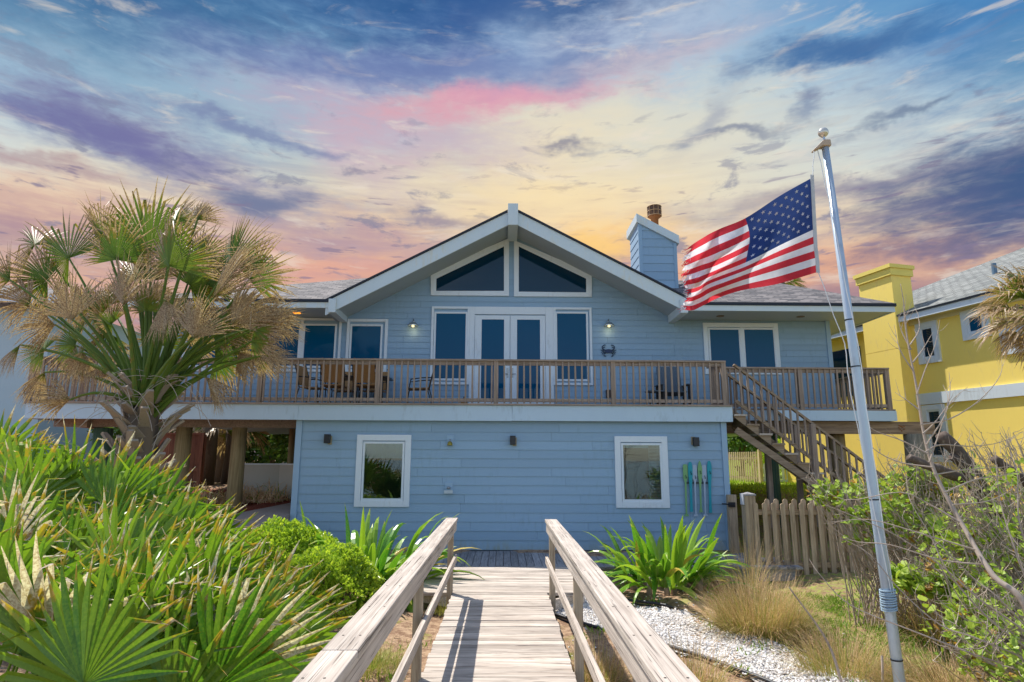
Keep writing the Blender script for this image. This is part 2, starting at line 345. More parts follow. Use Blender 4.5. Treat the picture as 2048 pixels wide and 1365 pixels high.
m = MB(); m.box(XL0, XL0+.128, YL-.035, YL+.12, -0.1, 2.72); m.build('corner_board', M_CORN, house)
m = MB(); m.box(XL1-.118, XL1, YL-.035, YL+.12, -0.1, 2.72); m.build('corner_board', M_CORN, house)
m = MB(); m.box(XL0+.2, XL1-.1, YL-.022, YL-.002+.0, -0.12, 0.015); m.build('base_board', paint('dark_base', (70, 78, 84), 0.8), house)
# upper wall
XU0, XU1 = at(352, 680, YU).x, 8.53
PK = at(1026, 418, YR); SL = (PK.z-at(655, 600, YR).z)/(PK.x-at(655, 600, YR).x)   # gable slope
def zroof(x): return PK.z-abs(x-PK.x)*SL
def xr_u(z):
    if z < 5.58: return (XU0+.1, XU1-.1)
    hw = (PK.z-0.16-z)/SL; return (PK.x-hw, PK.x+hw)
m = MB(); siding(m, YU, ZD-.05, 7.9, xr_u, 0.155, 0.014)
m.box(XU0+.02, XU1-.02, YU+.051, YU+7.5, ZD-.3, 5.60)
m.prism([(PK.x-4.2, YU+.051, 5.60), (PK.x+4.2, YU+.051, 5.60), (PK.x, YU+.051, PK.z-.2)], (0, 1.5, 0))
m.build('upper_wall', M_SID, house)
for x_ in (XU0, XU1-.11): m = MB(); m.box(x_, x_+.11, YU-.035, YU+.1, ZD-.05, 5.60); m.build('corner_board', M_CORN, house)
# gable roof slabs
GX0, GX1 = -4.34, 4.78-.36; TH = 0.34
for nm, s, xe in (('l', -1, PK.x-4.52), ('r', 1, PK.x+4.22+.02)):
    ze = zroof(xe)
    m = MB(); m.prism([(PK.x, YR+.045, PK.z-.05), (xe, YR+.045, ze-.05), (xe, YR+.045, ze-.05-.24), (PK.x, YR+.045, PK.z-.29)], (0, 7.2, 0))
    m.build('soffit', M_SOF, house)
    m = MB(); m.prism([(PK.x+s*.12, YR, zroof(PK.x+.12)-.025), (xe, YR, ze-.025), (xe, YR, ze-.025-TH), (PK.x+s*.12, YR, zroof(PK.x+.12)-.025-TH)], (0, .042, 0))
    m.build('rake_board', M_RAKE, house)
    m = MB(); m.prism([(PK.x+s*.13, YR-.035, zroof(PK.x+.13)+.035), (xe+s*.06, YR-.035, ze+.003), (xe+s*.06, YR-.035, ze-.045), (PK.x+s*.13, YR-.035, zroof(PK.x+.13)-.02)], (0, 7.2, 0))
    m.build('gable_roof', M_SHIN_E, house)
# ridge beam and outrigger beams
m = MB(); m.box(PK.x-.125, PK.x+.125, YR-.10, YU-.02, at(1026, 450, YR-.1).z, at(1026, 407, YR-.1).z); m.build('ridge_beam', M_RAKE, house, bevel=.008)
for px in (664, 1370):
    xb = at(px, 610, YR-.05).x; zb = at(px, 625, YR-.05).z
    if px > 1000: xb -= .02; zb = at(px, 627, YR).z
    m = MB(); m.prism([(xb-.09, YR-.05, zb), (xb-.09, YR-.05, zb+.34), (xb-.09, YU-.02, zb+.34), (xb-.09, YU-.02, zb-.0)], (.18, 0, 0)); m.build('outrigger_beam', M_RAKE, house, bevel=.008)
# main hip roof
EZ = at(1700, 607, YR).z; EL = at(255, 600, YR).x; ER = at(1790, 606, YR).x
RYD = 4.7; RY = YR+RYD; RZ = at(1450, 562, RY).z; RR = at(1535, 562, RY).x; RLX = EL+RYD
XV = (PK.z-RZ)/SL
ms = MB(); ms.add([(EL, YR-.03, EZ), (PK.x-4.40, YR-.03, EZ), (PK.x-XV, RY, RZ), (RLX, RY, RZ)], [(0, 1, 2, 3)]); ms.add([(PK.x+4.16, YR-.03, EZ), (ER, YR-.03, EZ), (RR, RY, RZ), (PK.x+XV, RY, RZ)], [(0, 1, 2, 3)])
ms.add([(EL, YR+9.4, EZ), (ER, YR+9.4, EZ), (RR, RY, RZ), (RLX, RY, RZ)], [(1, 0, 3, 2)])
ms.add([(ER, YR-.03, EZ), (ER, YR+9.4, EZ), (RR, RY, RZ)], [(0, 1, 2)]); ms.add([(EL, YR-.03, EZ), (EL, YR+9.4, EZ), (RLX, RY, RZ)], [(1, 0, 2)])
ms.build('shingle_roof', M_SHIN, house)
m = MB()
m.box(EL, PK.x-4.45, YR-.05, YR-.008, EZ-.075, EZ-.004); m.build('drip_edge', M_SHIN_E, house)
m = MB(); m.box(PK.x+4.2, ER, YR-.05, YR-.008, EZ-.075, EZ-.004); m.box(ER-.04, ER+.012, YR-.0, YR+9.4, EZ-.075, EZ-.005); m.build('drip_edge', M_SHIN_E, house)
m = MB()
m.box(EL+.02, PK.x-4.42, YR-.02, YR+.02, EZ-.215, EZ-.078); m.build('eave_fascia', M_RAKE, house)
m = MB(); m.box(PK.x+4.22, ER-.03, YR-.02, YR+.02, EZ-.215, EZ-.078)
m.box(ER-.075, ER-.035, YR+.02, YR+9.3, EZ-.215, EZ-.078); m.build('eave_fascia', M_RAKE, house)
m = MB(); m.box(EL+.04, PK.x-4.3, YR+.021, YU, EZ-.20, EZ-.17); m.build('soffit', M_SOF, house)
m = MB(); m.box(PK.x+4.1, ER-.076, YR+.021, YU+9, EZ-.20, EZ-.17); m.build('soffit', M_SOF, house)
ZS = EZ-.2
M_AMB = plain('amber_lamp', (240, 170, 60), 0.4, emis=(255, 150, 30), es=1.2); M_BRZ = plain('bronze', (120, 100, 70), 0.5, 0.4)
for px, lit in ((594, 1), (1440, 0), (1600, 0)):
    x = at(px, 612, YR+.6).x; m = MB(); m.lathe((x, YR+.62, ZS-.012), [(0, 0), (.06, 0), (.10, .002), (.10, .012)], 16); m.build('recessed_light', M_AMB if lit else M_BRZ, house)
# ------------------------------------------------ windows
M_BLIND = paint('blind', (150, 172, 176), 0.7); M_SHEER = paint('sheer_curtain', (130, 165, 176), 0.8); M_ROOM_SHADE = plain('room_shade', (10, 13, 17), 0.9)
M_VOID = plain('void', (4, 6, 9), 0.95)
def rect_frame(mb, x0, x1, z0, z1, w, y0, y1, wb=None):
    wb = w if wb is None else wb
    mb.box(x0, x0+w, y0, y1, z0, z1); mb.box(x1-w, x1, y0, y1, z0, z1); mb.box(x0+w+.0005, x1-w-.0005, y0, y1, z1-w, z1); mb.box(x0+w+.0005, x1-w-.0005, y0, y1, z0, z0+wb)
def window(Y, x0, x1, z0, z1, panes, glass=M_GLS, label=None, inside=None, tw=None):
    px0 = min(p[0] for p in panes); tw = tw or max(.06, px0-x0-.055)
    m = MB(); rect_frame(m, x0, x1, z0, z1, tw, Y-.05, Y-.001)
    win = m.build('window', M_WHT, house, bevel=.004)
    if label: win['label'] = label
    for i in range(len(panes)-1):
        a, b = panes[i][1], panes[i+1][0]; m2 = MB(); m2.box(a+.046, b-.046, Y-.046, Y-.002, z0+tw+.001, z1-tw-.001); m2.build('mullion', M_WHT, win)
    for a, b, c, d in panes:
        m = MB(); rect_frame(m, a-.045, b+.045, c-.05, d+.045, .042, Y-.042, Y-.003, .048); rect_frame(m, a-.008, b+.008, c-.008, d+.008, .012, Y-.03, Y-.004); m.build('sash', M_WHT, win)
        if inside:
            m = MB(); m.box(a-.004, b+.004, Y-.0260, Y-.0250, c-.004, d+.004); m.build('room_shade_sheet', M_ROOM_SHADE, win); inside(win, a, b, c, d)  # thin dark sheet behind the glass stands in for the unlit room
        m = MB(); m.box(a-.003, b+.003, Y-(.034 if inside else .029), Y-(.032 if inside else .027), c-.003, d+.003); m.build('pane', M_CLR if inside else glass, win)
    return win
def R4(px0, px1, py0, py1, Y):
    ym = (py0+py1)/2; xm = (px0+px1)/2
    return at(px0, ym, Y).x, at(px1, ym, Y).x, at(xm, py1, Y).z, at(xm, py0, Y).z
def valance(win, a, b, c, d):
    m = MB(); n = 40; z1 = d; z0 = d-.27*(d-c)
    for i in range(n):
        xa = lerp(a, b, i/n); xb = lerp(a, b, (i+1)/n); ya = YL-.0285+.0015*math.sin(i*1.3); yb = YL-.0285+.0015*math.sin((i+1)*1.3)
        m.add([(xa, ya, z0), (xb, yb, z0), (xb, yb, z1), (xa, ya, z1)], [(0, 1, 2, 3)])
    m.build('valance', M_SHEER, win)
def blinds(win, a, b, c, d):
    m = MB(); z = c+.01; xm = a+.70*(b-a)
    while z < d-.01: m.box(xm, b-.01, YL-.0305, YL-.0265, z, z+.012); z += .030
    m.box(xm-.004, xm+.004, YL-.0305, YL-.0266, c, d); m.build('blind', M_BLIND, win)
    m = MB(); m.box(a+.01, xm-.01, YL-.0285, YL-.0265, d-.06, d); m.build('shade', M_SHEER, win)
window(YL, *R4(712, 821, 870, 1014, YL), [R4(729, 804, 888, 997, YL)], inside=valance)
window(YL, *R4(1230, 1336, 873, 1016, YL), [R4(1247, 1320, 891, 999, YL)], inside=blinds)
zb = at(700, 745, YU).z; zp = at(700, 733, YU).z
def Wn(ox0, ox1, oy0, pl, py0, zb=zb, zp=zp, **k):
    x0 = at(ox0, 690, YU).x; x1 = at(ox1, 690, YU).x; z1 = at((ox0+ox1)/2, oy0, YU).z
    return window(YU, x0, x1, zb, z1, [(at(a, 690, YU).x, at(b, 690, YU).x, zp, at((a+b)/2, py0, YU).z) for a, b in pl], **k)
Wn(693, 775, 639, [(703, 761)], 653)
Wn(532, 682, 637, [(540, 597), (609, 669)], 652)
Wn(368, 515, 636, [(379, 436), (448, 506)], 651)
Wn(1407, 1557, 647, [(1420, 1478), (1489, 1547)], 660)
# entrance: side lights and french doors
zt = at(1024, 615, YU).z; zw = at(900, 770, YU).z; zwp = at(900, 758, YU).z
for a, b, c, d in ((862, 939, 871, 931), (1107, 1184, 1114, 1173)):
    window(YU, at(a, 690, YU).x, at(b, 690, YU).x, zw, zt, [(at(c, 690, YU).x, at(d, 690, YU).x, zwp, at((c+d)/2, 628, YU).z)])
xd = [at(p, 690, YU).x for p in (939, 949, 1020, 1091, 1107)]
m = MB(); m.box(xd[0]+.001, xd[1], YU-.05, YU-.001, ZD, zt); m.box(xd[3], xd[4]-.001, YU-.05, YU-.001, ZD, zt); m.box(xd[1]+.001, xd[3]-.001, YU-.05, YU-.001, at(1020, 630, YU).z, zt); m.build('door_frame', M_WHT, house, bevel=.004)
zdt = at(1020, 632, YU).z; zg0 = ZD+.30; zg1 = at(1020, 637, YU).z-.06; zg1 = at(985, 640, YU).z
for i, (a, b, c, d) in enumerate(((949, 1020, 963, 1008), (1020, 1091, 1034, 1080))):
    xa, xb, xc, xe = [at(p, 690, YU).x for p in (a, b, c, d)]
    m = MB(); y0, y1 = YU-.04, YU-.004; m.box(xa+.006, xc, y0, y1, ZD+.02, zdt); m.box(xe, xb-.006, y0, y1, ZD+.02, zdt); m.box(xc+.0005, xe-.0005, y0, y1, ZD+.02, zg0); m.box(xc+.0005, xe-.0005, y0, y1, zg1, zdt)
    dr = m.build('door', M_WHT, house, bevel=.004)
    m = MB(); m.box(xc-.003, xe+.003, YU-.030, YU-.027, zg0-.003, zg1+.003); m.build('pane', M_GLS, dr)
    hx = xb-.06 if i == 0 else xa+.06
    m = MB(); m.box(hx-.022, hx+.022, YU-.052, YU-.0405, 3.95-.02, 4.18); m.tube([(hx, YU-.05, 4.02), (hx, YU-.09, 4.02), (hx+(-.09 if i == 0 else .09), YU-.09, 4.02)], .009, 6); m.build('handle', plain('steel', (150, 152, 155), 0.35, 0.8) if i == 0 else bpy.data.materials['steel'], dr)
# gable windows
for out_, inn in (([(862, 592), (862, 545), (1018, 478), (1018, 593)], [(872.5, 583), (873, 558.5), (1008, 494), (1008, 583)]), ([(1028, 594), (1028, 482), (1183, 548), (1183, 595)], [(1037.5, 584.5), (1037.5, 494), (1172, 558.5), (1172, 586)])):
    o_ = [at(x, y, YU) for x, y in out_]; i_ = [at(x, y, YU) for x, y in inn]
    md = [o_[k].lerp(i_[k], .68) for k in range(4)]
    def ring(A, B, y0, y1):
        m = MB()
        for k in range(4):
            a, b, c, d = A[k], A[(k+1) % 4], B[(k+1) % 4], B[k]
            m.prism([(a.x, y1, a.z), (b.x, y1, b.z), (c.x, y1, c.z), (d.x, y1, d.z)], (0, y0-y1, 0))
        return m
    g = ring(o_, md, YU-.05, YU-.001).build('gable_window', M_WHT, house)
    ring(md, i_, YU-.036, YU-.003).build('sash', M_WHT, g)
    m = MB(); m.prism([(p.x, YU-.022, p.z) for p in i_], (0, -.003, 0)); m.build('pane', M_GLD, g)
# chimney
CF = 17.4
cx0, cx1 = at(1279, 500, CF).x, at(1353, 500, CF).x; cb = CF+1.3; zc0 = at(1279, 447, CF).z; zc1 = at(1353, 486, CF).z
m = MB()
z = 6.0
while z < zc0:
    t = min(z+.25, zc0); xe = cx1-.07
    def xlim(zz): return cx0+.09 if zz > zc0 else min(xe, cx0+.09+(zc0-zz)/(zc0-zc1)*(cx1-cx0-.16)) if zz > zc1 else xe
    a1, b1 = xlim(z), xlim(t); m.add([(cx0+.09, CF-.014, z), (a1, CF-.014, z), (a1, CF+.03, z), (cx0+.09, CF+.03, z), (cx0+.09, CF, t), (max(b1, cx0+.1), CF, t), (max(b1, cx0+.1), CF+.03, t), (cx0+.09, CF+.03, t)], [(0,3,2,1),(4,5,6,7),(0,1,5,4),(1,2,6,5),(2,3,7,6),(3,0,4,7)])
    m.add([(cx0-.014, CF+.06, z), (cx0-.014, cb-.06, z), (cx0+.03, cb-.06, z), (cx0+.03, CF+.06, z), (cx0, CF+.06, t), (cx0, cb-.06, t), (cx0+.03, cb-.06, t), (cx0+.03, CF+.06, t)], [(0,1,2,3),(7,6,5,4),(4,5,1,0),(5,6,2,1),(6,7,3,2),(7,4,0,3)]); z = t
m.prism([(cx0+.02, CF+.02, 5.8), (cx1-.02, CF+.02, 5.8), (cx1-.02, CF+.02, zc1), (cx0+.02, CF+.02, zc0)], (0, 1.25, 0))
m.box(cx0-.02, cx0+.088, CF-.022, CF+.058, 6, zc0-.02); m.box(cx1-.09, cx1+.005, CF-.022, CF+.06, 6, zc1-.01)
chim = m.build('chimney', M_SID, house)
m = MB(); m.prism([(cx0-.07, CF-.07, zc0+.02), (cx0-.07, CF-.07, zc0+.28), (cx1+.07, CF-.07, zc1+.20), (cx1+.07, CF-.07, zc1-.05)], (0, 1.5, 0)); m.build('chimney_cap', M_RAKE, chim)
M_RUST = paint('rust', (150, 92, 48), 0.8, 0.3, (70, 40, 25), 8, metal=0.2); M_MESH = paint('spark_screen', (92, 68, 54), 0.8, 0.25, (150, 100, 60), 12)
px_, py_, pz_ = at(1309, 430, CF+.6).x, CF+.6, at(1309, 445, CF+.6).z
m = MB(); m.lathe((px_, py_, pz_-.25), [(.11, 0), (.11, .30), (.12, .36), (.20, .42), (.2, .44), (.1, .44)], 20); m.build('flue', M_RUST, chim, smooth=True)
m = MB(); m.lathe((px_, py_, pz_+.19), [(.19, 0), (.205, 0), (.205, .30), (.0, .34)], 24); m.build('spark_screen', M_MESH, chim)
m = MB()
for zz in (0.0, .15, .3): m.tube([(px_+.212*math.cos(a), py_+.212*math.sin(a), pz_+.19+zz) for a in [i*math.pi/12 for i in range(25)]], .010, 5, cap=False)
for i in range(10): a = i*math.pi/5; m.tube([(px_+.214*math.cos(a), py_+.214*math.sin(a), pz_+.19), (px_+.214*math.cos(a), py_+.214*math.sin(a), pz_+.49)], .008, 5)
m.build('screen_band', paint('screen_band', (190, 150, 110), 0.6), chim)
# small things fixed to the walls
def gooseneck(px, lab):
    c = at(px, 651, YU-.16); r = empty('wall_lamp', (c.x, YU, c.z), lab, 'wall lamp', 'gooseneck lamps beside the glass doors')
    m = MB(); m.tube([(c.x, YU-.01, c.z+.10), (c.x, YU-.05, c.z+.17), (c.x, YU-.12, c.z+.17), (c.x, YU-.16, c.z+.10), (c.x, YU-.16, c.z+.05)], .011, 6); m.lathe((c.x, YU-.02, c.z+.1), [(0, .03), (.04, .03), (.04, -.03), (0, -.03)], 12); m.build('arm', bpy.data.materials['steel'], r)
    m = MB(); m.lathe((c.x, YU-.16, c.z), [(.03, .08), (.08, .062), (.125, .02), (.15, -.02), (.146, -.022), (.12, .012), (.07, .05)], 20); m.build('shade', plain('lamp_steel', (190, 195, 198), 0.22, 0.9), r, smooth=True)
    m = MB(); m.lathe((c.x, YU-.16, c.z-.05), [(0, .0), (.03, .008), (.04, .03), (.03, .055)], 14); m.build('bulb', plain('lamp_bulb', (255, 240, 200), 0.3, emis=(255, 235, 170), es=.9), r, smooth=True)
    ld = bpy.data.lights.new('lamp_light', 'POINT'); ld.energy = .4; ld.color = (1, .85, .5); ld.shadow_soft_size = .04
    lo = bpy.data.objects.new('lamp_light', ld); COL.objects.link(lo); lo.parent = r; lo.location = (0, -.16, -.14)
gooseneck(826, 'lit steel gooseneck wall lamp between the single window and the glass doors')
gooseneck(1218, 'lit steel gooseneck wall lamp above the blue crab ornament')
c = at(1217, 702, YU-.03); cr = MB(); y = YU-.04; CS = 1.2
def flat(mb, pts, th=.012): mb.prism([(c.x+a*CS, y, c.z+b*CS) for a, b in pts], (0, th, 0))
flat(cr, [(.085*math.cos(t), .045*math.sin(t)-.01) for t in [i*math.pi/8 for i in range(16)]])
for s in (-1, 1):
    for pts, r_ in (([(.07, .01), (.125, .04), (.135, .085), (.10, .12), (.06, .125)], .012), ([(.13, .06), (.105, .065), (.075, .085)], .009), ([(.09, .0), (.14, .012), (.165, .01)], .008), ([(.09, -.02), (.13, -.02), (.16, -.045)], .008), ([(.08, -.035), (.12, -.05), (.14, -.08)], .008), ([(.06, -.045), (.10, -.075), (.09, -.115), (.06, -.12)], .012)):
        cr.tube([(c.x+s*a*CS, y+.006, c.z+b*CS) for a, b in pts], r_, 6)
cr.build('crab_ornament', plain('navy_metal', (16, 40, 78), 0.4, 0.2), base=(c.x, YU, c.z), label='dark navy crab shaped ornament on the blue siding', cat='ornament')
for px, py, lab in ((655.5, 878, 'small black box light on the lower wall nearest the bare pilings'), (1025.5, 881, 'small black box light in the middle of the lower wall'), (1391, 884, 'small black box light above the painted paddles')):
    p = at(px, py, YL-.05); r = empty('wall_light', (p.x, YL, p.z), lab, 'wall light', 'black box lights on the lower wall')
    m = MB(); m.box(p.x-.06, p.x+.06, YL-.14, YL-.03, p.z-.095, p.z+.095); m.build('shade', M_BLK, r, bevel=.006)
    m = MB(); m.box(p.x-.085, p.x-.0, YL-.031, YL-.012, p.z-.06, p.z+.11) if px > 1300 else m.box(p.x+.0, p.x+.085, YL-.031, YL-.012, p.z-.12, p.z+.06); m.build('back_plate', plain('tan_plate', (150, 138, 110), 0.6) if px < 700 else bpy.data.materials['tan_plate'], r)
p = at(900, 884, YL-.1); r = empty('outdoor_shower_head', (p.x, YL, p.z), 'brass shower head on a small blue plate on the lower wall', 'shower head')
m = MB(); m.box(p.x-.07, p.x+.07, YL-.035, YL-.008, p.z-.08, p.z+.14); m.build('back_plate', M_CORN, r)
m = MB(); m.tube([(p.x, YL-.03, p.z+.05), (p.x, YL-.10, p.z+.05), (p.x, YL-.12, p.z)], .012, 8); m.build('pipe', bpy.data.materials['steel'], r)
m = MB(); m.lathe((p.x, YL-.12, p.z-.06), [(0, -.02), (.055, -.02), (.06, .0), (.045, .05), (.015, .07)], 16); m.build('rose', plain('brass', (150, 135, 60), 0.4, 0.7), r, smooth=True)
p = at(897, 978, YL-.1); r = empty('shower_valve', (p.x, YL, p.z), 'chrome shower valve with a clear soap dish below the brass shower head', 'tap')
m = MB(); m.box(p.x-.08, p.x+.08, YL-.035, YL-.008, p.z-.10, p.z+.13); m.build('back_plate', M_CORN, r)
m = MB(); m.lathe((p.x, YL-.08, p.z+.015), [(0, -.02), (.04, -.015), (.045, .01), (.02, .03)], 14); m.build('knob', bpy.data.materials['steel'], r, smooth=True)
m = MB(); m.box(p.x-.09, p.x+.09, YL-.10, YL-.036, p.z-.10, p.z-.085); m.box(p.x-.09, p.x+.09, YL-.10, YL-.094, p.z-.084, p.z-.03); m.build('soap_dish', plain('clear_plastic', (185, 196, 205), 0.2), r)
# painted paddles on a rack
p0, p1 = at(1372, 966, YL-.03), at(1418, 966, YL-.03)
rk = MB(); rk.box(p0.x-.02, p1.x+.02, YL-.045, YL-.02, p0.z-.02, p0.z+.02); rk.build('paddle_rack', plain('dark_rack', (50, 60, 70), 0.6), base=(p0.x, YL, p0.z), label='dark narrow bar behind the six painted paddles', cat='rack')
PC = {'green': paint('paddle_green', (122, 168, 110), .5, .15), 'teal': paint('paddle_teal', (30, 150, 165), .5, .12), 'white': paint('paddle_white', (165, 180, 198), .6, .15)}
for px, cl, yt, yb, tip, lab in ((1370, 'green', 929, 1033, 0, 'square ended green paddle at the outer side of the rack beside the window'), (1380, 'teal', 924, 1024, 1, 'teal round tipped paddle between the square green and a white paddle'), (1389, 'white', 930, 1033, 0, 'white paddle between the teal and the pointed green paddle'), (1399, 'green', 922, 1025, 2, 'pointed green paddle between the two white paddles'), (1408, 'white', 930, 1033, 0, 'white paddle between the pointed green and the last teal paddle'), (1418, 'teal', 922, 1026, 1, 'teal round tipped paddle nearest the corner of the wall')):
    a = at(px, yt, YL-.05); b = at(px+3, yb, YL-.05); Lp = a.z-b.z; x = a.x; hw = .048; yy = YL-.062 if cl != 'white' else YL-.055
    bl = .34*Lp if tip == 0 else .46*Lp
    if tip == 0: prof = [(.03, 0), (hw*.92, .015), (hw, .05), (hw, bl*.78), (.018, bl)]
    elif tip == 1: prof = [(.012, 0), (hw*.7, .03), (hw, .12), (hw*.95, bl*.6), (.028, bl), (.024, Lp*.8)]
    else: prof = [(.005, 0), (hw*.6, .05), (hw, .16), (hw*.9, bl*.6), (.02, bl), (.016, Lp*.8)]
    end = [(.016, Lp-.05), (.045, Lp-.03), (.045, Lp)] if tip == 0 else [(.030, Lp-.03), (.034, Lp-.0)] if tip == 1 else [(.016, Lp-.1), (.04, Lp)]
    pr = prof+end; dx = (b.x-a.x)/Lp
    pts = [(x+w_+dx*q, yy, a.z-q) for w_, q in pr]+[(x-w_+dx*q, yy, a.z-q) for w_, q in pr[::-1]]
    r = empty('paddle', (x, YL, a.z), lab, 'paddle', 'painted paddles hung on the lower wall')
    m = MB(); m.prism(pts, (0, .016, 0)); m.build('blade_and_shaft', PC[cl], r)
    hz = a.z-(bl*.72 if tip == 0 else bl*.5); m = MB(); m.tube([(x, yy-.002, hz+.035), (x, yy-.03, hz+.0), (x+.008, yy-.03, hz-.02), (x+.002, yy-.004, hz-.03)], .006, 5); m.tube([(x+.008, yy-.028, hz-.01), (x+.018, yy-.04, hz-.018)], .005, 5); m.build('hook', M_BLK, r)
# ================================================================== RAISED DECK
deck = empty('raised_deck', (-2.6, 14.2, 0), 'raised wooden deck with pale fascia and brown baluster railing', 'deck')
XD0, XD1, XR1, YS = -10.2, 4.98, 9.16, 14.47
m = MB(); x = XD0
m.box(XD0, -4.4, YF, YF+.045, 2.70, ZD-.004); m.box(-4.397, .2, YF+.003, YF+.045, 2.695, ZD-.004); m.box(.203, XD1, YF, YF+.045, 2.70, ZD-.004)
m.box(XD1-.045, XD1, YF+.046, YS, 2.70, ZD-.004); m.box(XD1+.001, XR1, YS, YS+.045, 2.79, ZD-.004); m.box(XR1-.045, XR1, YS+.046, 17.5, 2.79, ZD-.004); m.box(XD0, XD0+.045, YF+.046, 17, 2.70, ZD-.004)
m.build('fascia', paint('deck_fascia', (184, 204, 220), 0.5, 0.11, (160, 178, 190), 1.2), deck)
m = MB(); y = YF-.04
while y < YU-.05:
    y1 = y+.135; m.box(XD0, XD1 if y < YS-.1 else XR1, y, y1, ZD, ZD+.035); y += .142
m.build('floor', M_DWX, deck)
m = MB(); x = XD0+.1
while x < XR1-.1:
    m.box(x, x+.04, (YF if x < XD1-.05 else YS)+.05, YU+.5, 2.80, ZD-.006); x += .45
m.box(XD0, XL0-.1, 14.45, 14.53, 2.57, 2.795); m.build('joist', M_DWY, deck)
m = MB(); m.box(XD0+.4, XL0-.03, 14.55, 14.62, 2.58, 2.80); m.box(-9.6, -9.35, 14.3, 14.9, 2.55, 2.79); m.build('beam', M_DWX, deck)
m = MB(); m.box(XD1+.2, 10.15, 14.66, 14.80, 2.50, 2.785); m.build('beam', wood('brown_beam', 'x', (120, 100, 84), (158, 136, 114), ck=.3), deck)  # browner wood tone than the deck boards
def pile(px, Y, zt, z0, r, mt, parent=deck, lean=0):
    x = at(px, 880, Y).x; m = MB(); m.tube([(x+lean, Y, z0), (x+lean*.5, Y, (z0+zt)/2), (x, Y, zt)], [r*1.04, r, r*.97], 18); return m.build('pile', mt, parent, smooth=True)
pile(478, 14.6, 2.575, .4, .165, M_PILE); pile(367, 14.6, 2.575, .4, .175, M_PILE); pile(205, 14.6, 2.55, .2, .2, M_PILG); pile(588, 18.6, 2.8, .5, .15, M_PILE)
pile(1672, 15.1, 2.79, .4, .2, M_PILE); pile(1540, 15.5, 2.79, .3, .16, M_PILG); pile(1830, 14.73, 2.498, .3, .24, wood('grey_pile', 'z', (120, 112, 96), (150, 140, 120), ck=.3))
m = MB()
bc = at(1805, 855, 14.6)
for i in range(9): a = i*2.4; q = .03+.05*(i % 3)/2; m.box(bc.x+q*math.cos(a)-.012, bc.x+q*math.cos(a)+.012, 14.645, 14.659, bc.z+q*math.sin(a)-.012, bc.z+q*math.sin(a)+.012)
m.build('bolt_plate', M_RUST, deck)
def railing(p0, p1, posts, parent, zf=ZD, h=1.01, name='railing', spacing=.141, skip=()):
    """straight railing between p0 and p1 (x, y); posts = distances along"""
    a = Vector((p0[0], p0[1], zf)); b = Vector((p1[0], p1[1], zf)); d = (b-a); L = d.length; d.normalize(); sx = abs(d.x) > .5
    W = M_DWX if sx else M_DWY
    m = MB(); m.beam(a+Vector((0, 0, h-.02))-d*.05, b+Vector((0, 0, h-.02))+d*.05, .14, .038); m.beam(a+Vector((0, 0, h-.085)), b+Vector((0, 0, h-.085)), .038, .088); m.beam(a+Vector((0, 0, .115)), b+Vector((0, 0, .115)), .038, .075)
    r = m.build(name, W, parent)
    n = Vector((-d.y, d.x, 0)) if sx else Vector((d.y, -d.x, 0)); fr = Vector((0, -1, 0)) if sx else Vector((-1, 0, 0))
    L0 = Vector(rootof(parent).location)
    pm = None
    for s in posts:
        p = a+d*s
        if pm is None:
            q = MB(); q.box(-.05, .05, -.05, .05, -.02, h-.04); pm = q.build('post', M_DWZ); pm.parent = r; o = pm
        else: o = bpy.data.objects.new('post', pm.data); COL.objects.link(o); o.parent = r
        o.location = p+fr*.0-L0
    bm_ = None; s = spacing*.6
    while s < L-.04:
        if all(abs(s-q) > .085 for q in posts):
            p = a+d*s+fr*.034
            if bm_ is None:
                q = MB(); q.beam((0, 0, .05), (0, 0, h-.045), .036, .036, up=(0, 1, 0)); bm_ = q.build('baluster', M_DWZ); bm_.parent = r; o = bm_
            else: o = bpy.data.objects.new('baluster', bm_.data); COL.objects.link(o); o.parent = r
            o.location = p-L0+Vector((rr(-.004, .004), rr(-.003, .003), 0)); o.rotation_euler = (0, rr(-.006, .006), 0)
        s += spacing
    return r
yr = YF+.07; xs = [at(p, 760, yr).x for p in (64, 290, 521, 756, 992, 1226, 1447)]
railing((xs[0], yr), (xs[6], yr), [x-xs[0] for x in xs], deck)
railing((xs[6], yr+.12), (xs[6], YS+.0), [YS-yr-.12-.12], deck)
xe = at(1775, 780, YS+.06).x
railing((xs[6]+1.0-.9, YS+.06), (xe, YS+.06), [0.0, at(1600, 770, YS+.06).x-xs[6]-.1, xe-xs[6]-.1], deck)
railing((xe, YS+.2), (xe, 17.3), [2.9], deck)
railing((xs[0], yr+.12), (xs[0], 16.8), [1.6, 3.1], deck)

# ================================================================== STAIRCASE
st = empty('staircase', (6.6, 13.95, 0.5), 'wooden outdoor staircase coming down beside the blue wall', 'staircase')
M_STX = wood('stair_wood', 'x', (126, 108, 90), (158, 138, 116), ck=.35)
ya, yb = YF+.07, YS-.02; n = 13; x0, z0 = 5.02, ZD; run, rise = .262, .205
A = Vector((x0, 0, z0)); E_ = Vector((x0+run*n, 0, z0-rise*n)); k = rise/run
for y in (ya-.02, yb-.02):   # cut stringers: sawtooth top edge
    pts = [(x0, y, z0-.02)]
    for i in range(n): pts += [(x0+run*i, y, z0-rise*(i+1)-.0), (x0+run*(i+1), y, z0-rise*(i+1))]
    top = [(x0, y, z0-rise)]
    for i in range(1, n): top += [(x0+run*i, y, z0-rise*i), (x0+run*i, y, z0-rise*(i+1))]
    mm = MB()
    for i in range(n):
        xa, xb = x0+run*i, x0+run*(i+1); zt_ = z0-rise*(i+1)
        mm.prism([(xa, y, zt_), (xb, y, zt_), (xb, y, zt_-.24-.0+.02), (xa, y, zt_-.24+rise+.02)], (0, .04, 0))
    mm.build('stringer', M_STX, st)
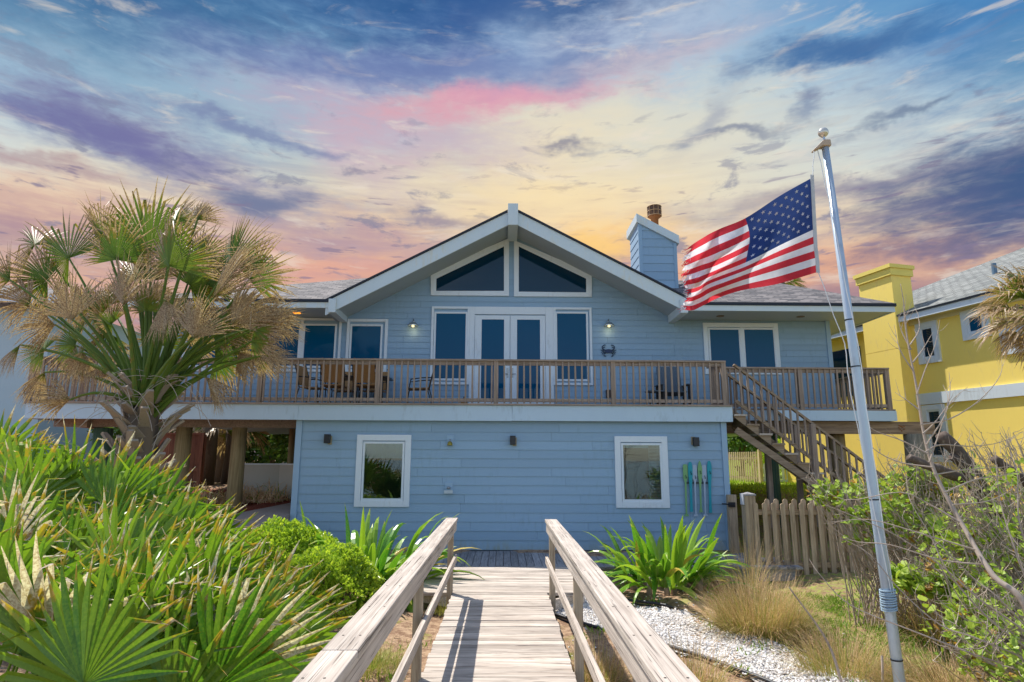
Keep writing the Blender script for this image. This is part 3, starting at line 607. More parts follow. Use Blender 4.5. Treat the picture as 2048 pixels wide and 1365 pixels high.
mm = MB(); mm.beam((x0+.02, ya-.045, z0-.50), (E_.x, ya-.045, E_.z-.22), .045, .14); mm.build('outer_stringer', M_STX, st)
for i in range(n):
    xa = x0+run*i; z = z0-rise*(i+1)
    mm = MB(); mm.box(xa-.0, xa+run+.02, ya-.06, yb+.02, z+.001, z+.04); mm.build('tread', M_STX if i % 2 else M_BWX, st)
    mm = MB(); mm.box(xa-.005, xa+.015, ya+.025, yb-.02, z+.045, z+rise-.005); mm.build('riser', M_STX, st)
def stair_rail(y, outs):
    off = 1.0; a = Vector((x0+.08, y, z0+.93)); L_ = run*n-.1; b = a+Vector((L_, 0, -L_*k))
    mm = MB(); mm.beam(a, b, .09, .045); lo = Vector((0, 0, -.80)); mm.beam(a+lo, b+lo, .04, .075); r = mm.build('handrail', M_STX, st)
    L0 = Vector(st.location); q = MB(); q.beam((0, 0, 0), (0, 0, -.80), .036, .036, up=(0, 1, 0)); pm = None
    x = .12
    while x < L_:
        if pm is None: pm = q.build('baluster', M_DWZ); o = pm
        else: o = bpy.data.objects.new('baluster', pm.data); COL.objects.link(o)
        o.parent = r; o.location = a+Vector((x, -.03, -x*k-.01))-L0; x += .15
    for x in (1.62, L_-.05):
        mm = MB(); p = a+Vector((x, -.0, -x*k)); mm.box(p.x-.05, p.x+.05, y-.09, y+.01, .5, p.z-.03); mm.build('post', M_DWZ, r)
stair_rail(ya+.02, 1); stair_rail(yb-.02, 0)
for a_, b_ in ((6.9, 1.35), (6.0, 2.0)): mm = MB(); mm.box(a_, a_+.1, yb-.1, yb, .4, b_); mm.build('support_post', M_DWZ, st)

# ================================================================== LOWER DECK + BOARDWALK
m = MB(); x = -2.1
while x < 5.3:
    m.box(x, x+.133, 11.72+rr(-.012, .012), YL-.03, -.04, rr(-.003, .003)); x += .142
m.box(-2.1, 5.3, 11.78, 11.82, -.25, -.045)
dk = m.build('lower_deck', M_GDY, base=(1.6, 12.7, 0), label='low weathered grey board deck along the foot of the blue wall', cat='deck')
bw = empty('boardwalk', (0, 6, -.1), 'sun bleached wooden boardwalk with two handrails leading to the house', 'boardwalk')
m = MB(); y = .6
BX0, BX1 = -.71, .66
while y < 11.66:
    e = rr(-.012, .012) if y < 9.4 else .5
    m.box(BX0-(.0 if y < 9.45 else .5)+rr(-.01, .01), BX1+(0 if y < 9.45 else .55)+rr(-.01, .01), y, y+.134, -.04, rr(-.0035, .0035)); y += .1415
m.build('planks', M_BWX, bw)
m = MB(); m.box(BX0+.05, BX0+.09, .6, 11.6, -.22, -.045); m.box(BX1-.09, BX1-.05, .6, 11.6, -.22, -.045); m.beam((BX0+.0, 9.45, -.12), (BX0-.55, 9.9, -.12), .04, .14); m.beam((BX1, 9.25, -.12), (BX1+.55, 9.8, -.12), .04, .14); m.build('joist', M_BWY, bw)
for s, xo, yend, pys in ((-1, -.735, 9.48, (9.46, 5.93, 3.3)), (1, .70, 9.30, (9.26, 6.15, 3.4))):
    m = MB(); cx_ = xo if s < 0 else xo; seg = [yend+.04, 3.06 if s < 0 else 2.62, -.5]
    for a, b in zip(seg, seg[1:]): m.box(cx_-.085, cx_+.085, b+.006, a, 1.00, 1.042)
    ic = xo+(.05 if s < 0 else -.05)
    m.box(ic-.02, ic+.02, -.5, yend, .87, .998)
    hr = m.build('handrail', M_BWY, bw, bevel=.006)
    for py_ in pys:
        m = MB(); px_ = xo; m.box(px_-.05, px_+.03 if s < 0 else px_+.05, py_-.045, py_+.045, -.4, .868) if s < 0 else m.box(px_-.03, px_+.05, py_-.045, py_+.045, -.4, .868); m.build('post', M_BWZ, hr, bevel=.004)
    m = MB(); xi = xo+(.065 if s < 0 else -.065); m.box(xi-.02, xi+.02, -.5, yend, .44, .53); m.build('middle_rail', M_BWY, hr, bevel=.004)
    m = MB()
    for yy in [v*.61+.25 for v in range(15)]:
        for dx in (-.045, .04): m.lathe((xo+dx+rr(-.008, .008), yy, 1.0425), [(.006, .0), (.006, .0012), (0, .0014)], 8)
    m.build('nail', plain('nail', (90, 84, 78), .6, .5) if s < 0 else bpy.data.materials['nail'], hr)

# ================================================================== PICKET FENCE + GATE POST
YPF = 11.98
def cap_post(x, y, z0, zt, w, lab, plate=False):
    r = empty('fence_post', (x, y, z0), lab, 'post')
    m = MB(); m.box(x-w/2, x+w/2, y-w/2, y+w/2, z0, zt); m.build('post_body', M_PIC, r, bevel=.004)
    m = MB(); h = w/2+.012; m.box(x-h, x+h, y-h, y+h, zt+.0005, zt+.03); m.add([(x-h, y-h, zt+.03), (x+h, y-h, zt+.03), (x+h, y+h, zt+.03), (x-h, y+h, zt+.03), (x, y, zt+.065)], [(0,1,4),(1,2,4),(2,3,4),(3,0,4)]); m.build('post_cap', M_GDY, r)
    return r
xp = at(1506, 1050, YPF).x
cap_post(xp-.03, YPF+.08, -.35, at(1500, 992, YPF).z, .20, 'square capped wooden post at the open end of the front picket fence')
m = MB(); m.box(xp-.155, xp-.133, YPF-.0, YPF+.15, at(1500, 1010, YPF).z, at(1500, 988, YPF).z); m.build('small_plate', plain('plate', (190, 190, 195), .5), base=(xp-.14, YPF, 1.15), label='small pale plate on the side of the capped fence post', cat='plate')
fn = empty('picket_fence', (xp+1.5, YPF, -.3), 'brown picket fence with rounded tops standing in front of the stairs', 'fence')
def picket(parent, x, y, z0, zt, w=.088, th=.02, lean=0, name='picket', mt=None):
    pts = [(x-w/2, y, z0), (x+w/2, y, z0), (x+w/2+lean, y, zt-.03), (x+w/2-.028+lean, y, zt), (x-w/2+.028+lean, y, zt), (x-w/2+lean, y, zt-.03)]
    m = MB(); m.prism(pts, (0, th, 0)); return m.build(name, mt or M_PIC, parent)
x = xp+.055; i = 0
while x < 8.6:
    picket(fn, x, YPF-.045+rr(-.004, .004), -.30+rr(-.02, .02), at(1505, 1006, YPF).z+rr(-.008, .008), lean=rr(-.01, .004)); 
    if x > xp+.2: picket(fn, x+.085, YPF+.045, -.25, at(1505, 1004, YPF).z+.05)
    x += .172
m = MB(); zt = at(1505, 1006, YPF).z
for z in (zt-.17, .0): m.box(xp+.08, 8.6, YPF-.02, YPF+.042, z-.045, z+.045)
m.build('fence_rail', M_PICX, fn)
r = empty('gate_post', (4.83, 13.5, 0), 'brown wooden gate post with a black latch at the corner of the blue wall', 'gate post')
m = MB(); m.box(4.74, 4.91, 13.42, 13.56, -.2, 1.17); m.build('post_body', M_PIC, r, bevel=.004)
m = MB(); lp = at(1463, 1010, 13.38); m.box(lp.x-.06, lp.x+.08, 13.38, 13.418, lp.z-.05, lp.z+.05); m.tube([(lp.x-.2, 13.37, lp.z+.02), (lp.x+.05, 13.37, lp.z)], .014, 6); m.build('latch', M_BLK, r)
# picket fences far behind on the lawn
def far_fence(p0, p1, h, lab, mt, sp=.16, name='picket_fence', w=.09):
    a = Vector(p0); b = Vector(p1); L = (b-a).length; d = (b-a)/L; r = empty(name, a, lab, 'fence'); n = int(L/sp)
    q = MB(); q.prism([(-w/2, 0, 0), (w/2, 0, 0), (w/2, 0, h-.03), (0, 0, h), (-w/2, 0, h-.03)], (0, .02, 0)); pm = q.build('picket', mt); pm.parent = r; ang = math.atan2(d.y, d.x); pm.rotation_euler = (0, 0, ang)
    for i in range(1, min(n, 95)):
        o = pm.copy(); COL.objects.link(o); o.parent = r; o.location = d*(i*sp); o.rotation_euler = (0, 0, ang)
    m = MB(); nn = Vector((-d.y, d.x, 0))*.03
    for z in (h*.2, h*.8): m.beam(a+nn+Vector((0, 0, z)), b+nn+Vector((0, 0, z)), .04, .08)
    m.box(b.x-.06, b.x+.06, b.y-.06, b.y+.06, b.z-.1, b.z+h+.08); m.build('fence_rail', mt, r); return r
M_PICL = wood('pale_picket', 'z', (170, 150, 118), (196, 178, 146), (100, 84, 62), ck=.3, tint=.25)  # paler wood tone for the back fence
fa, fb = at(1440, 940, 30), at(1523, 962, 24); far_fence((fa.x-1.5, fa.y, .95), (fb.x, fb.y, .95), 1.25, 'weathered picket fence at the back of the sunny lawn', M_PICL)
fa, fb = at(1600, 925, 24), at(1800, 925, 22); far_fence((fa.x-1.5, 24.5, .95), (fb.x, 23, .95), .8, 'low white picket fence in front of the clipped round hedge', M_WHT)

# ================================================================== DECK FURNITURE
M_SLING = paint('tan_sling', (150, 112, 70), .8, .15); M_IRON = plain('dark_iron', (40, 34, 34), .45, .4)
def patio_chair(loc, rz, lab):
    r = empty('patio_chair', loc, lab, 'chair', 'patio chairs round the deck table', rot=(0, 0, rz))
    def B(m, n, mt, **k): o = m.build(n, mt, **k); o.parent = r; return o
    m = MB(); m.prism([(-.24, -.22, .42), (.24, -.22, .42), (.24, .24, .44), (-.24, .24, .44)], (0, 0, .025)); B(m, 'seat', M_SLING)
    m = MB(); m.prism([(-.24, .23, .50), (.24, .23, .50), (.25, .36, .98), (-.25, .36, .98)], (0, .018, .0)); m.build; B(m, 'backrest', M_SLING)
    for s in (-1, 1):
        m = MB(); m.tube([(s*.26, .23, .44), (s*.265, .30, .75), (s*.255, .385, 1.02), (s*.2, .40, 1.04)], .014, 6); m.tube([(s*.26, .30, .70), (s*.28, .05, .68), (s*.28, -.2, .64), (s*.27, -.24, .44)], .014, 6); B(m, 'arm', M_IRON)
        m = MB(); m.tube([(s*.26, -.22, .43), (s*.27, -.26, .2), (s*.26, -.25, 0)], .013, 6); B(m, 'leg', M_IRON)
        m = MB(); m.tube([(s*.26, .23, .43), (s*.25, .30, .2), (s*.27, .36, 0)], .013, 6); B(m, 'leg', M_IRON)
    return r
zf = ZD+.036
for px, Y, rz, lab in ((628, 14.75, rad(78), 'patio chair turned sideways at the end of the deck table by the window'), (670, 14.32, rad(182), 'tan backed patio chair with its back to the railing, before the double window'),
                       (735, 14.30, rad(176), 'tan backed patio chair facing the wall beside the railing post'), (838, 14.8, rad(-80), 'patio chair turned sideways at the end of the deck table by the glass doors'),
                       (690, 15.4, rad(4), 'patio chair tucked on the wall side of the deck table, before the double window'), (748, 15.4, rad(-5), 'patio chair tucked on the wall side of the deck table, before the single window')):
    patio_chair((at(px, 770, Y).x, Y, zf), rz, lab)
t = empty('patio_table', (at(718, 770, 14.9).x, 14.9, zf), 'dark rectangular patio table on the deck among the chairs', 'table')
tx = t.location.x
m = MB(); m.box(tx-.75, tx+.75, 14.5, 15.3, zf+.69, zf+.72); m.build('tabletop', plain('table_top', (52, 48, 50), .3), t, bevel=.008)
for sx in (-.6, .6):
    for sy in (-.3, .3): m = MB(); m.tube([(tx+sx, 14.9+sy, zf+.69), (tx+sx*1.05, 14.9+sy*1.05, zf)], .022, 8); m.build('leg', M_IRON, t)
M_GRW = paint('grey_chair_paint', (86, 98, 110), .7, .12)
p = at(1345, 780, 15.2); r = empty('porch_chair', (p.x, 15.2, zf), 'grey high backed porch chair against the wall below the gooseneck lamp', 'chair')
for i in range(5): x = p.x-.24+.12*i; m = MB(); m.prism([(x-.055, 15.38, zf+.38), (x+.055, 15.38, zf+.38), (x+.055, 15.55, zf+1.12), (x-.055, 15.55, zf+1.12)], (0, .02, 0)); m.build('back_slat', M_GRW, r)
m = MB(); m.prism([(p.x-.28, 14.95, zf+.42), (p.x+.28, 14.95, zf+.42), (p.x+.28, 15.4, zf+.36), (p.x-.28, 15.4, zf+.36)], (0, 0, .03)); m.build('seat', M_GRW, r)
for s in (-1, 1):
    m = MB(); m.box(p.x+s*.33-.05, p.x+s*.33+.05, 14.9, 15.45, zf+.60, zf+.625); m.build('arm', M_GRW, r)
    for yy in (14.95, 15.4): m = MB(); m.box(p.x+s*.33-.025, p.x+s*.33+.025, yy-.025, yy+.025, zf, zf+.598); m.build('leg', M_IRON, r)
p = at(1310, 780, 15.0); r = empty('side_table', (p.x, 15, zf), 'small low dark side table beside the grey porch chair', 'side table')
m = MB(); m.box(p.x-.2, p.x+.2, 14.8, 15.2, zf+.42, zf+.45); m.build('table_top', M_GRW, r)
for sx in (-.17, .17):
    for sy in (-.17, .17): m = MB(); m.box(p.x+sx-.015, p.x+sx+.015, 15+sy-.015, 15+sy+.015, zf, zf+.419); m.build('leg', M_IRON, r)
p = at(1217, 788, YU-.06); m = MB(); m.box(p.x-.06, p.x+.06, YU-.1, YU-.02, p.z-.1, p.z+.1); m.build('outlet_box', plain('brown_box', (70, 52, 44), .6), base=(p.x, YU, p.z), label='small dark outlet box low on the wall under the crab ornament', cat='outlet box')
p = at(928, 800, 15.2); r = empty('table_lantern', (p.x, 15.2, zf), 'small dark lantern on the deck floor before the left side light', 'lantern')
m = MB(); m.box(p.x-.08, p.x+.08, 15.12, 15.28, zf, zf+.2); m.build('body', M_SLING, r, bevel=.01)
m = MB(); m.lathe((p.x, 15.2, zf+.2), [(.07, 0), (.03, .05), (.012, .1), (0, .12)], 10); m.build('lid', M_IRON, r)
# ================================================================== GROUND
def ground():
    xs = sorted(set([-400, -250, -150, -100, -70, -50, -38, -30]+[-26+i*.5 for i in range(105)]+[30, 38, 50, 70, 100, 150, 250, 400]))
    ys = sorted(set([-400, -200, -120, -80, -60, -45, -34, -26, -20, -15, -11, -8, -6]+[-4+i*.35 for i in range(90)]+[28+i*1.5 for i in range(8)]+[42, 50, 60, 80, 110, 150, 250, 400, 1500]))
    m = MB(); n = len(xs)
    for y in ys:
        for x in xs: m.v.append((x, y, H(x, y))); m.col.append((0, 0, 0, 1))
    for j in range(len(ys)-1):
        for i in range(n-1): m.f.append((j*n+i, j*n+i+1, (j+1)*n+i+1, (j+1)*n+i)); m.mi.append(0)
    return m
mt, t, p = mat('garden_ground'); g = gpos(t); gx, gy, gz = t.sep(g)
a = t.noise(g, 1.1, 5, .65); b = t.noise(g, 9, 5, .7); c = t.noise(g, 60, 3, .6)
col = t.mix(t.ss(b, .35, .65), s2l((132, 104, 84)), s2l((184, 156, 128))); col = t.mix(t.m('MULTIPLY', t.ss(c, .5, .7), .6), col, s2l((96, 74, 58)))
gr = t.mix(t.ss(c, .35, .65), s2l((96, 124, 36)), s2l((150, 164, 60)))
far = t.m('MULTIPLY', t.ss(gy, 17.5, 19.5), t.ss(gx, -4, 0)); wild = t.m('MULTIPLY', t.ss(gx, 2.8, 4.5), .8)
col = t.mix(t.m('MAXIMUM', t.m('MAXIMUM', far, t.m('MULTIPLY', t.ss(a, .55, .66), .55)), t.m('MULTIPLY', wild, t.ss(b, .4, .6))), col, gr)
mu = t.m('MULTIPLY', t.ss(gx, -4.4, -4.6), t.m('MULTIPLY', t.ss(gy, 11.5, 12.3), t.ss(gy, 18, 17)))
col = t.mix(mu, col, t.mix(t.ss(c, .35, .65), s2l((96, 44, 34)), s2l((150, 84, 64))))
t.put(p.inputs['Base Color'], col); p.inputs['Roughness'].default_value = .95; p.inputs['Specular IOR Level'].default_value = .1
bump(t, p, t.m('ADD', b, t.m('MULTIPLY', c, .5)), .8, .03)
ground().build('ground', mt, smooth=True, kind='structure')
mt, t, p = mat('sea_water'); g = gpos(t); t.put(p.inputs['Base Color'], s2l((30, 88, 110))); p.inputs['Roughness'].default_value = .15; bump(t, p, t.noise(t.vscale(g, (.2, .8, 1)), 1, 5, .6), .5, .3)
m = MB(); m.add([(-1500, -1500, -2.9), (1500, -1500, -2.9), (1500, -48, -2.9), (-1500, -48, -2.9)], [(0, 1, 2, 3)]); m.build('sea', mt, kind='structure')
# concrete path beside the house (sloping slab)
mt = paint('concrete', (158, 140, 128), .85, .12, (120, 104, 94), 2.0)
pe = [atz(582, 1012, .8), atz(430, 1045, .6)]
m = MB(); zz = lambda y: (.43+.1*(y-11) if y < 17.2 else 1.05)+.035
ply = [(-4.47, 10.6), (-4.47, 16.6), (-4.9, 15.1), (-5.85, 13.3), (-7.1, 11.6), (-8.5, 10.0), (-7, 8.6)]
vs = [(x, y, zz(y)) for x, y in ply]; m.add(vs, [tuple(range(len(ply)))]); m.add(vs+[(x, y, z-.3) for x, y, z in vs], [(i+7, (i+1) % 7+7, (i+1) % 7, i) for i in range(7)]); m.build('concrete_path', mt, kind='structure')
# low pale wall and the fence, trees behind the pilings
M_PAL = paint('pale_wall_paint', (196, 188, 178), .7, .08); M_CAPW = paint('white_cap', (225, 228, 235), .5)
r = empty('low_wall', (-6, 16, .9), 'low cream boxed wall with a white cap under the deck', 'wall')
wa, wb, wc = at(478, 990, 16.3), at(558, 990, 16.3), Vector((-4.9, 15.1, 0)); ztw = at(520, 930, 16.3).z
m = MB()
for q0, q1 in ((wa, wb), (wb, Vector((-4.50, 15.5, 0)))): m.beam((q0.x, q0.y, (ztw+.6)/2), (q1.x, q1.y, (ztw+.6)/2), .1, ztw-.6)
m.beam((wa.x, wa.y, (ztw+.6)/2), (wa.x-.3, wa.y+3, (ztw+.6)/2), .1, ztw-.6); m.build('wall_panel', M_PAL, r)
m = MB()
for q0, q1 in ((wa, wb), (wb, Vector((-4.50, 15.5, 0)))): m.beam((q0.x, q0.y, ztw+.018), (q1.x, q1.y, ztw+.018), .15, .034)
m.beam((wa.x, wa.y+3, ztw+.0), (wb.x+1.5, wa.y+3, ztw), .15, .05); m.build('wall_cap', M_CAPW, r)
M_REDF = wood('red_fence_wood', 'z', (104, 66, 50), (136, 92, 70), (56, 34, 26), ck=.3, tint=.2)
a = at(352, 866, 18.5); b = at(404, 868, 18.5); r = empty('board_fence', (a.x, 18.5, .9), 'reddish brown board fence panel behind the deck pilings', 'fence')
m = MB(); x = at(300, 866, 18.5).x
while x < b.x: m.box(x, x+.145, 18.5, 18.52, .8, a.z-.04+rr(-.01, .01)); x += .15
m.build('board', M_REDF, r); m = MB(); m.box(at(300, 866, 18.5).x, b.x+.03, 18.45, 18.495, a.z-.05, a.z); m.box(b.x-.01, b.x+.1, 18.42, 18.52, .8, a.z); m.box(at(300, 866, 18.5).x, b.x-.02, 18.46, 18.498, 1.5, 1.6); m.build('fence_rail', M_REDF, r)

# ================================================================== YELLOW HOUSE (its own axes: s along the wall towards the viewer, n into the house)
YO = Vector((11.28, 20.85, 0)); yu = Vector((1.55, -6.15, 0)).normalized(); yn = Vector((-yu.y, yu.x, 0))
yh = empty('yellow_house', YO, 'yellow stucco two storey house with white trimmed windows and a big square chimney', 'house')
yh.rotation_euler = (0, 0, math.atan2(yu.y, yu.x))      # local x = s, local y = n
def onw(px, py, n):   # photo pixel -> (s, z) on the vertical plane n = const
    d = ray(px, py); o = CAMP-YO; k = (n-o.dot(yn))/d.dot(yn); q = o+d*k; return q.dot(yu), q.z+0
def LB(m, name, mt, parent=yh, **k): o = m.build(name, mt, **k); o.parent = parent; return o
WN = .36
M_YEL = paint('yellow_stucco', (255, 224, 116), .85, .08, (238, 208, 124), .9, bumpk=.3)
M_YEL2 = paint('yellow_trim', (238, 214, 110), .8, .05)
s_ch, z_ch = onw(1782, 520, 0.0)
m = MB(); m.box(-3.5, 12, WN, 12, -.2, 6.05); LB(m, 'wall', M_YEL)
zb0 = onw(1838, 811, WN)[1]; zb1 = onw(1838, 789, WN)[1]; sb = onw(1840, 800, WN)[0]
m = MB(); m.box(sb-.1, 11.9, WN-.07, WN-.001, zb0, zb1); LB(m, 'belt_course', M_WHT)
m = MB(); sa, zf_ = onw(1822, 680, WN); m.box(sa-.2, 11.9, WN-.04, WN-.001, onw(1875, 640, WN)[1], 6.03); LB(m, 'frieze_board', paint('pale_band', (222, 214, 178), .6))
# eave, fascia and roof
EZY = 6.2
m = MB(); m.box(-3.6, 12, -.04, .0, EZY-.22, EZY-.05); LB(m, 'eave_fascia', M_WHT)
m = MB(); m.box(-3.6, 12, .001, WN, EZY-.20, EZY-.17); LB(m, 'soffit', paint('cream_soffit', (205, 190, 140), .7))
m = MB(); m.box(-3.62, 12, -.08, -.0, EZY-.048, EZY+.005); LB(m, 'drip_edge', M_SHIN_E)
d1 = ray(1840, 570); d2 = ray(2048, 498); 
RS = .43; RN = 8.5
m = MB(); m.add([(-3.7, -.09, EZY), (12, -.09, EZY), (12, RN, EZY+RS*RN), (-3.7+RN*.55, RN, EZY+RS*RN)], [(0, 1, 2, 3)]); m.add([(-3.7, -.09, EZY), (-3.7+RN*.55, RN, EZY+RS*RN), (-3.7, 17, EZY)], [(0, 1, 2)])
m.add([(12, 17, EZY), (-3.7, 17, EZY), (-3.7+RN*.55, RN, EZY+RS*RN), (12, RN, EZY+RS*RN)], [(0, 1, 2, 3)])
LB(m, 'shingle_roof', shingle('green_grey_shingles', (156, 158, 154), (116, 120, 118)))
vs_, vz_ = onw(1988, 535, 3.0); m = MB(); m.tube([(vs_, 3.0, vz_-.6), (vs_, 3.0, vz_+.12)], .07, 10); LB(m, 'roof_vent', plain('vent_grey', (95, 120, 140), .5))
# chimney
c0 = onw(1783, 560, -.12)[0]; c1 = onw(1716, 560, -.12)[0]; ztop = onw(1782, 532, -.12)[1]
m = MB(); m.box(c1, c0, -.12, .62, 5.2, ztop-.05); sA = onw(1806, 760, -.35)[0]; sB = onw(1735, 760, -.35)[0]
m.box(c1-.0, c0+.0, -.12, .6, -.2, 5.19)
ch = LB(m, 'chimney', M_YEL)
m = MB(); m.box(c1-.05, c0+.05, -.18, .68, ztop-.28, ztop-.06); m.box(c1-.09, c0+.09, -.23, .72, ztop-.058, ztop+.06); LB(m, 'chimney_cap', M_YEL2)
def ywin(pxo, pyo, px1, py1, inset, louv=False, mw=.16):
    s0, z1 = onw(pxo, pyo, WN); s1, z0 = onw(px1, py1, WN); s0, s1 = min(s0, s1), max(s0, s1)
    m = MB()
    rect_frame2(m, s0, s1, z0, z1, mw, WN-.06, WN-.001); w_ = LB(m, 'window', M_WHT)
    m = MB(); rect_frame2(m, s0+mw, s1-mw, z0+mw, z1-mw, .05, WN-.035, WN-.003); LB(m, 'sash', M_WHT, w_)
    m = MB(); m.box(s0+mw+.05, s1-mw-.05, WN-.02, WN-.015, z0+mw+.05, z1-mw-.05); LB(m, 'pane', M_GLS if not louv else M_GLD, w_)
    if louv:
        m = MB(); z = z0+mw+.07
        while z < z1-mw-.07: m.box((s0+s1)/2-.02, s1-mw-.06, WN-.028, WN-.021, z, z+.018); z += .05
        LB(m, 'louvre', paint('tan_louvre', (70, 68, 56), .7) if 'tan_louvre' not in bpy.data.materials else bpy.data.materials['tan_louvre'], w_)
def rect_frame2(m, x0, x1, z0, z1, w, y0, y1): rect_frame(m, x0, x1, z0, z1, w, y0, y1)
ywin(1832, 650, 1885, 723, 1, louv=True, mw=.15); ywin(1922, 625, 1985, 672, 1, mw=.17); ywin(2000, 660, 2080, 700, 1, mw=.18)
ywin(1845, 812, 1905, 925, 1, louv=True, mw=.15)
s0, z1 = onw(1672, 672, WN); s1, z0 = onw(1712, 740, WN); m = MB(); m.box(s0-1.2, s0+1.0, WN-.03, WN-.001, 4.0, 5.6); LB(m, 'window', M_GLD)
# small distant things behind the blue house
def far_house():
    r = empty('pale_house', (-19, 22, .8), 'pale teal neighbouring house behind the big palm', 'house')
    mw = paint('teal_stucco', (176, 196, 202), .8, .06)
    x1 = at(120, 760, 22).x; xw = at(96, 700, 22).x
    m = MB(); m.box(-34, xw, 22, 34, 0, 7.3); m.build('wall', mw, r)
    m = MB(); m.box(-35, xw+.7, 21.3, 21.36, 7.15, 7.45); m.build('eave_fascia', M_WHT, r)
    m = MB(); m.add([(-35, 21.3, 7.46), (xw+.8, 21.3, 7.46), (xw-5, 28, 9.6), (-35, 28, 9.6)], [(0, 1, 2, 3)]); m.add([(xw+.8, 21.3, 7.46), (xw+.8, 35, 7.46), (xw-5, 28, 9.6)], [(0, 1, 2)]); m.box(-35, xw+.7, 21.361, 22, 7.16, 7.2); m.build('roof', M_SHIN, r)
    m = MB(); m.box(xw-3.4, xw-2, 21.95, 21.999, 3.2, 4.9); m.build('window', M_GLS, r)
far_house()
p = at(1758, 872, 42); r = empty('parked_truck', (p.x, 42, .9), 'faded red pickup with a dark wheel arch parked beyond the clipped hedge', 'pickup truck')
M_TR = paint('faded_red_paint', (214, 120, 108), .4, .08); x = p.x
m = MB(); m.prism([(x-2.6, 42, 1.45), (x+2.6, 42, 1.45), (x+2.6, 42, 2.45), (x+.9, 42, 2.45), (x+.5, 42, 3.2), (x-.9, 42, 3.2), (x-1.4, 42, 2.45), (x-2.5, 42, 2.3)], (0, 1.9, 0)); m.build('body', M_TR, r, bevel=.06)
m = MB(); m.prism([(x+.75, 41.985, 2.5), (x+.42, 41.985, 3.08), (x-.85, 41.985, 3.08), (x-1.25, 41.985, 2.5)], (0, .01, 0)); m.build('side_window', plain('teal_glass', (40, 130, 140), .2), r)
for dx in (-1.7, 1.7): m = MB(); m.tube([(x+dx, 41.96, 1.45), (x+dx, 42.3, 1.45)], .5, 20); w_ = m.build('wheel', plain('tyre', (22, 24, 30), .8) if 'tyre' not in bpy.data.materials else bpy.data.materials['tyre'], r); m = MB(); m.tube([(x+dx, 41.94, 1.45), (x+dx, 42.0, 1.45)], .22, 16); m.build('rim', bpy.data.materials['steel'], w_)

# ================================================================== FLAGPOLE + FLAG
FY = 6.0
pb = Vector((at(1800, 1365, FY).x+.01, FY, H(3.6, 6)-.1)); pt = at(1650, 292, FY)
fp = empty('flagpole', (pb.x, FY, pb.z), 'slightly leaning silver white flagpole with a ball on top', 'flagpole')
M_POLE = paint('pole_aluminium', (176, 192, 208), .35, .05, (150, 160, 168), 3, metal=.25)
m = MB(); m.tube([pb, pb.lerp(pt, .3), pb.lerp(pt, .6), pt], [.048, .046, .041, .034], 20); m.build('pole', M_POLE, fp, smooth=True)
pd = (pt-pb).normalized(); m = MB()
for q in (.09, .345, .575, .66): c_ = pb.lerp(pt, q); m.tube([c_-pd*.006, c_+pd*.006], .0525-.016*q, 20)
m.build('joint_ring', M_DARKM, fp)
m = MB(); bc = pt+pd*.15; m.lathe(bc-Vector((0, 0, 0)), [(.0001, -.052)]+[(.052*math.cos(a), .052*math.sin(a)) for a in [i*math.pi/12-math.pi/2+.1 for i in range(12)]]+[(.0001, .052)], 24); m.build('ball', paint('ball_gold', (205, 200, 190), .25, .1, metal=.5), fp, smooth=True)
m = MB(); m.tube([pt, pt+pd*.12], .012, 8); m.build('spindle', M_POLE, fp)
m = MB(); m.prism([pt+Vector((-.045, -.05, -.02)), pt+Vector((.045, -.05, -.02)), pt+Vector((.04, -.05, .05)), pt+Vector((-.03, -.05, .05)), pt+Vector((-.13, -.05, -.05)), pt+Vector((-.12, -.05, -.065))], (0, .1, 0)); m.build('truck', paint('truck_tan', (180, 160, 140), .6), fp, bevel=.008)
def wobble(a, b, n, k): return [a.lerp(b, i/n)+Vector((k*math.sin(i*1.7)*.5, k*math.cos(i*2.3)*.5, -k*4*(i/n)*(1-i/n))) for i in range(n+1)]
m = MB(); tip = pt+Vector((-.12, 0, -.05)); f0 = at(1625, 352, FY-.02); f1 = at(1637, 545, FY-.02); wr = at(1783, 1190, FY-.06)
for a, b in ((tip, f0), (f1, at(1690, 690, FY-.1)), (at(1690, 690, FY-.1), at(1700, 780, FY-.1)), (at(1700, 780, FY-.1), wr), (tip+Vector((.04, .0, 0)), at(1662, 420, FY-.04)), (at(1662, 420, FY-.04), at(1718, 700, FY-.1)), (at(1718, 700, FY-.1), at(1745, 900, FY-.1)), (at(1745, 900, FY-.1), wr+Vector((.02, -.0, 0)))): m.tube(wobble(a, b, 5, .006), .0045, 5)
m.build('halyard', paint('rope', (205, 210, 215), .8), fp)
m = MB(); wc_ = pb.lerp(pt, .125)
wz = at(1783, 1200, FY).z; qq = (wz-pb.z)/(pt.z-pb.z); wc_ = pb.lerp(pt, qq)
for i in range(9):
    zc = (i-4)*.021; tl = rr(-.35, .35); m.tube([wc_+Vector((.062*math.cos(a), .062*math.sin(a), zc+.03*math.sin(a+tl*6)*tl)) for a in [j*math.pi/10 for j in range(21)]], .008, 5, cap=False)
m.build('rope_coil', paint('rope_grey', (150, 172, 188), .8), fp)
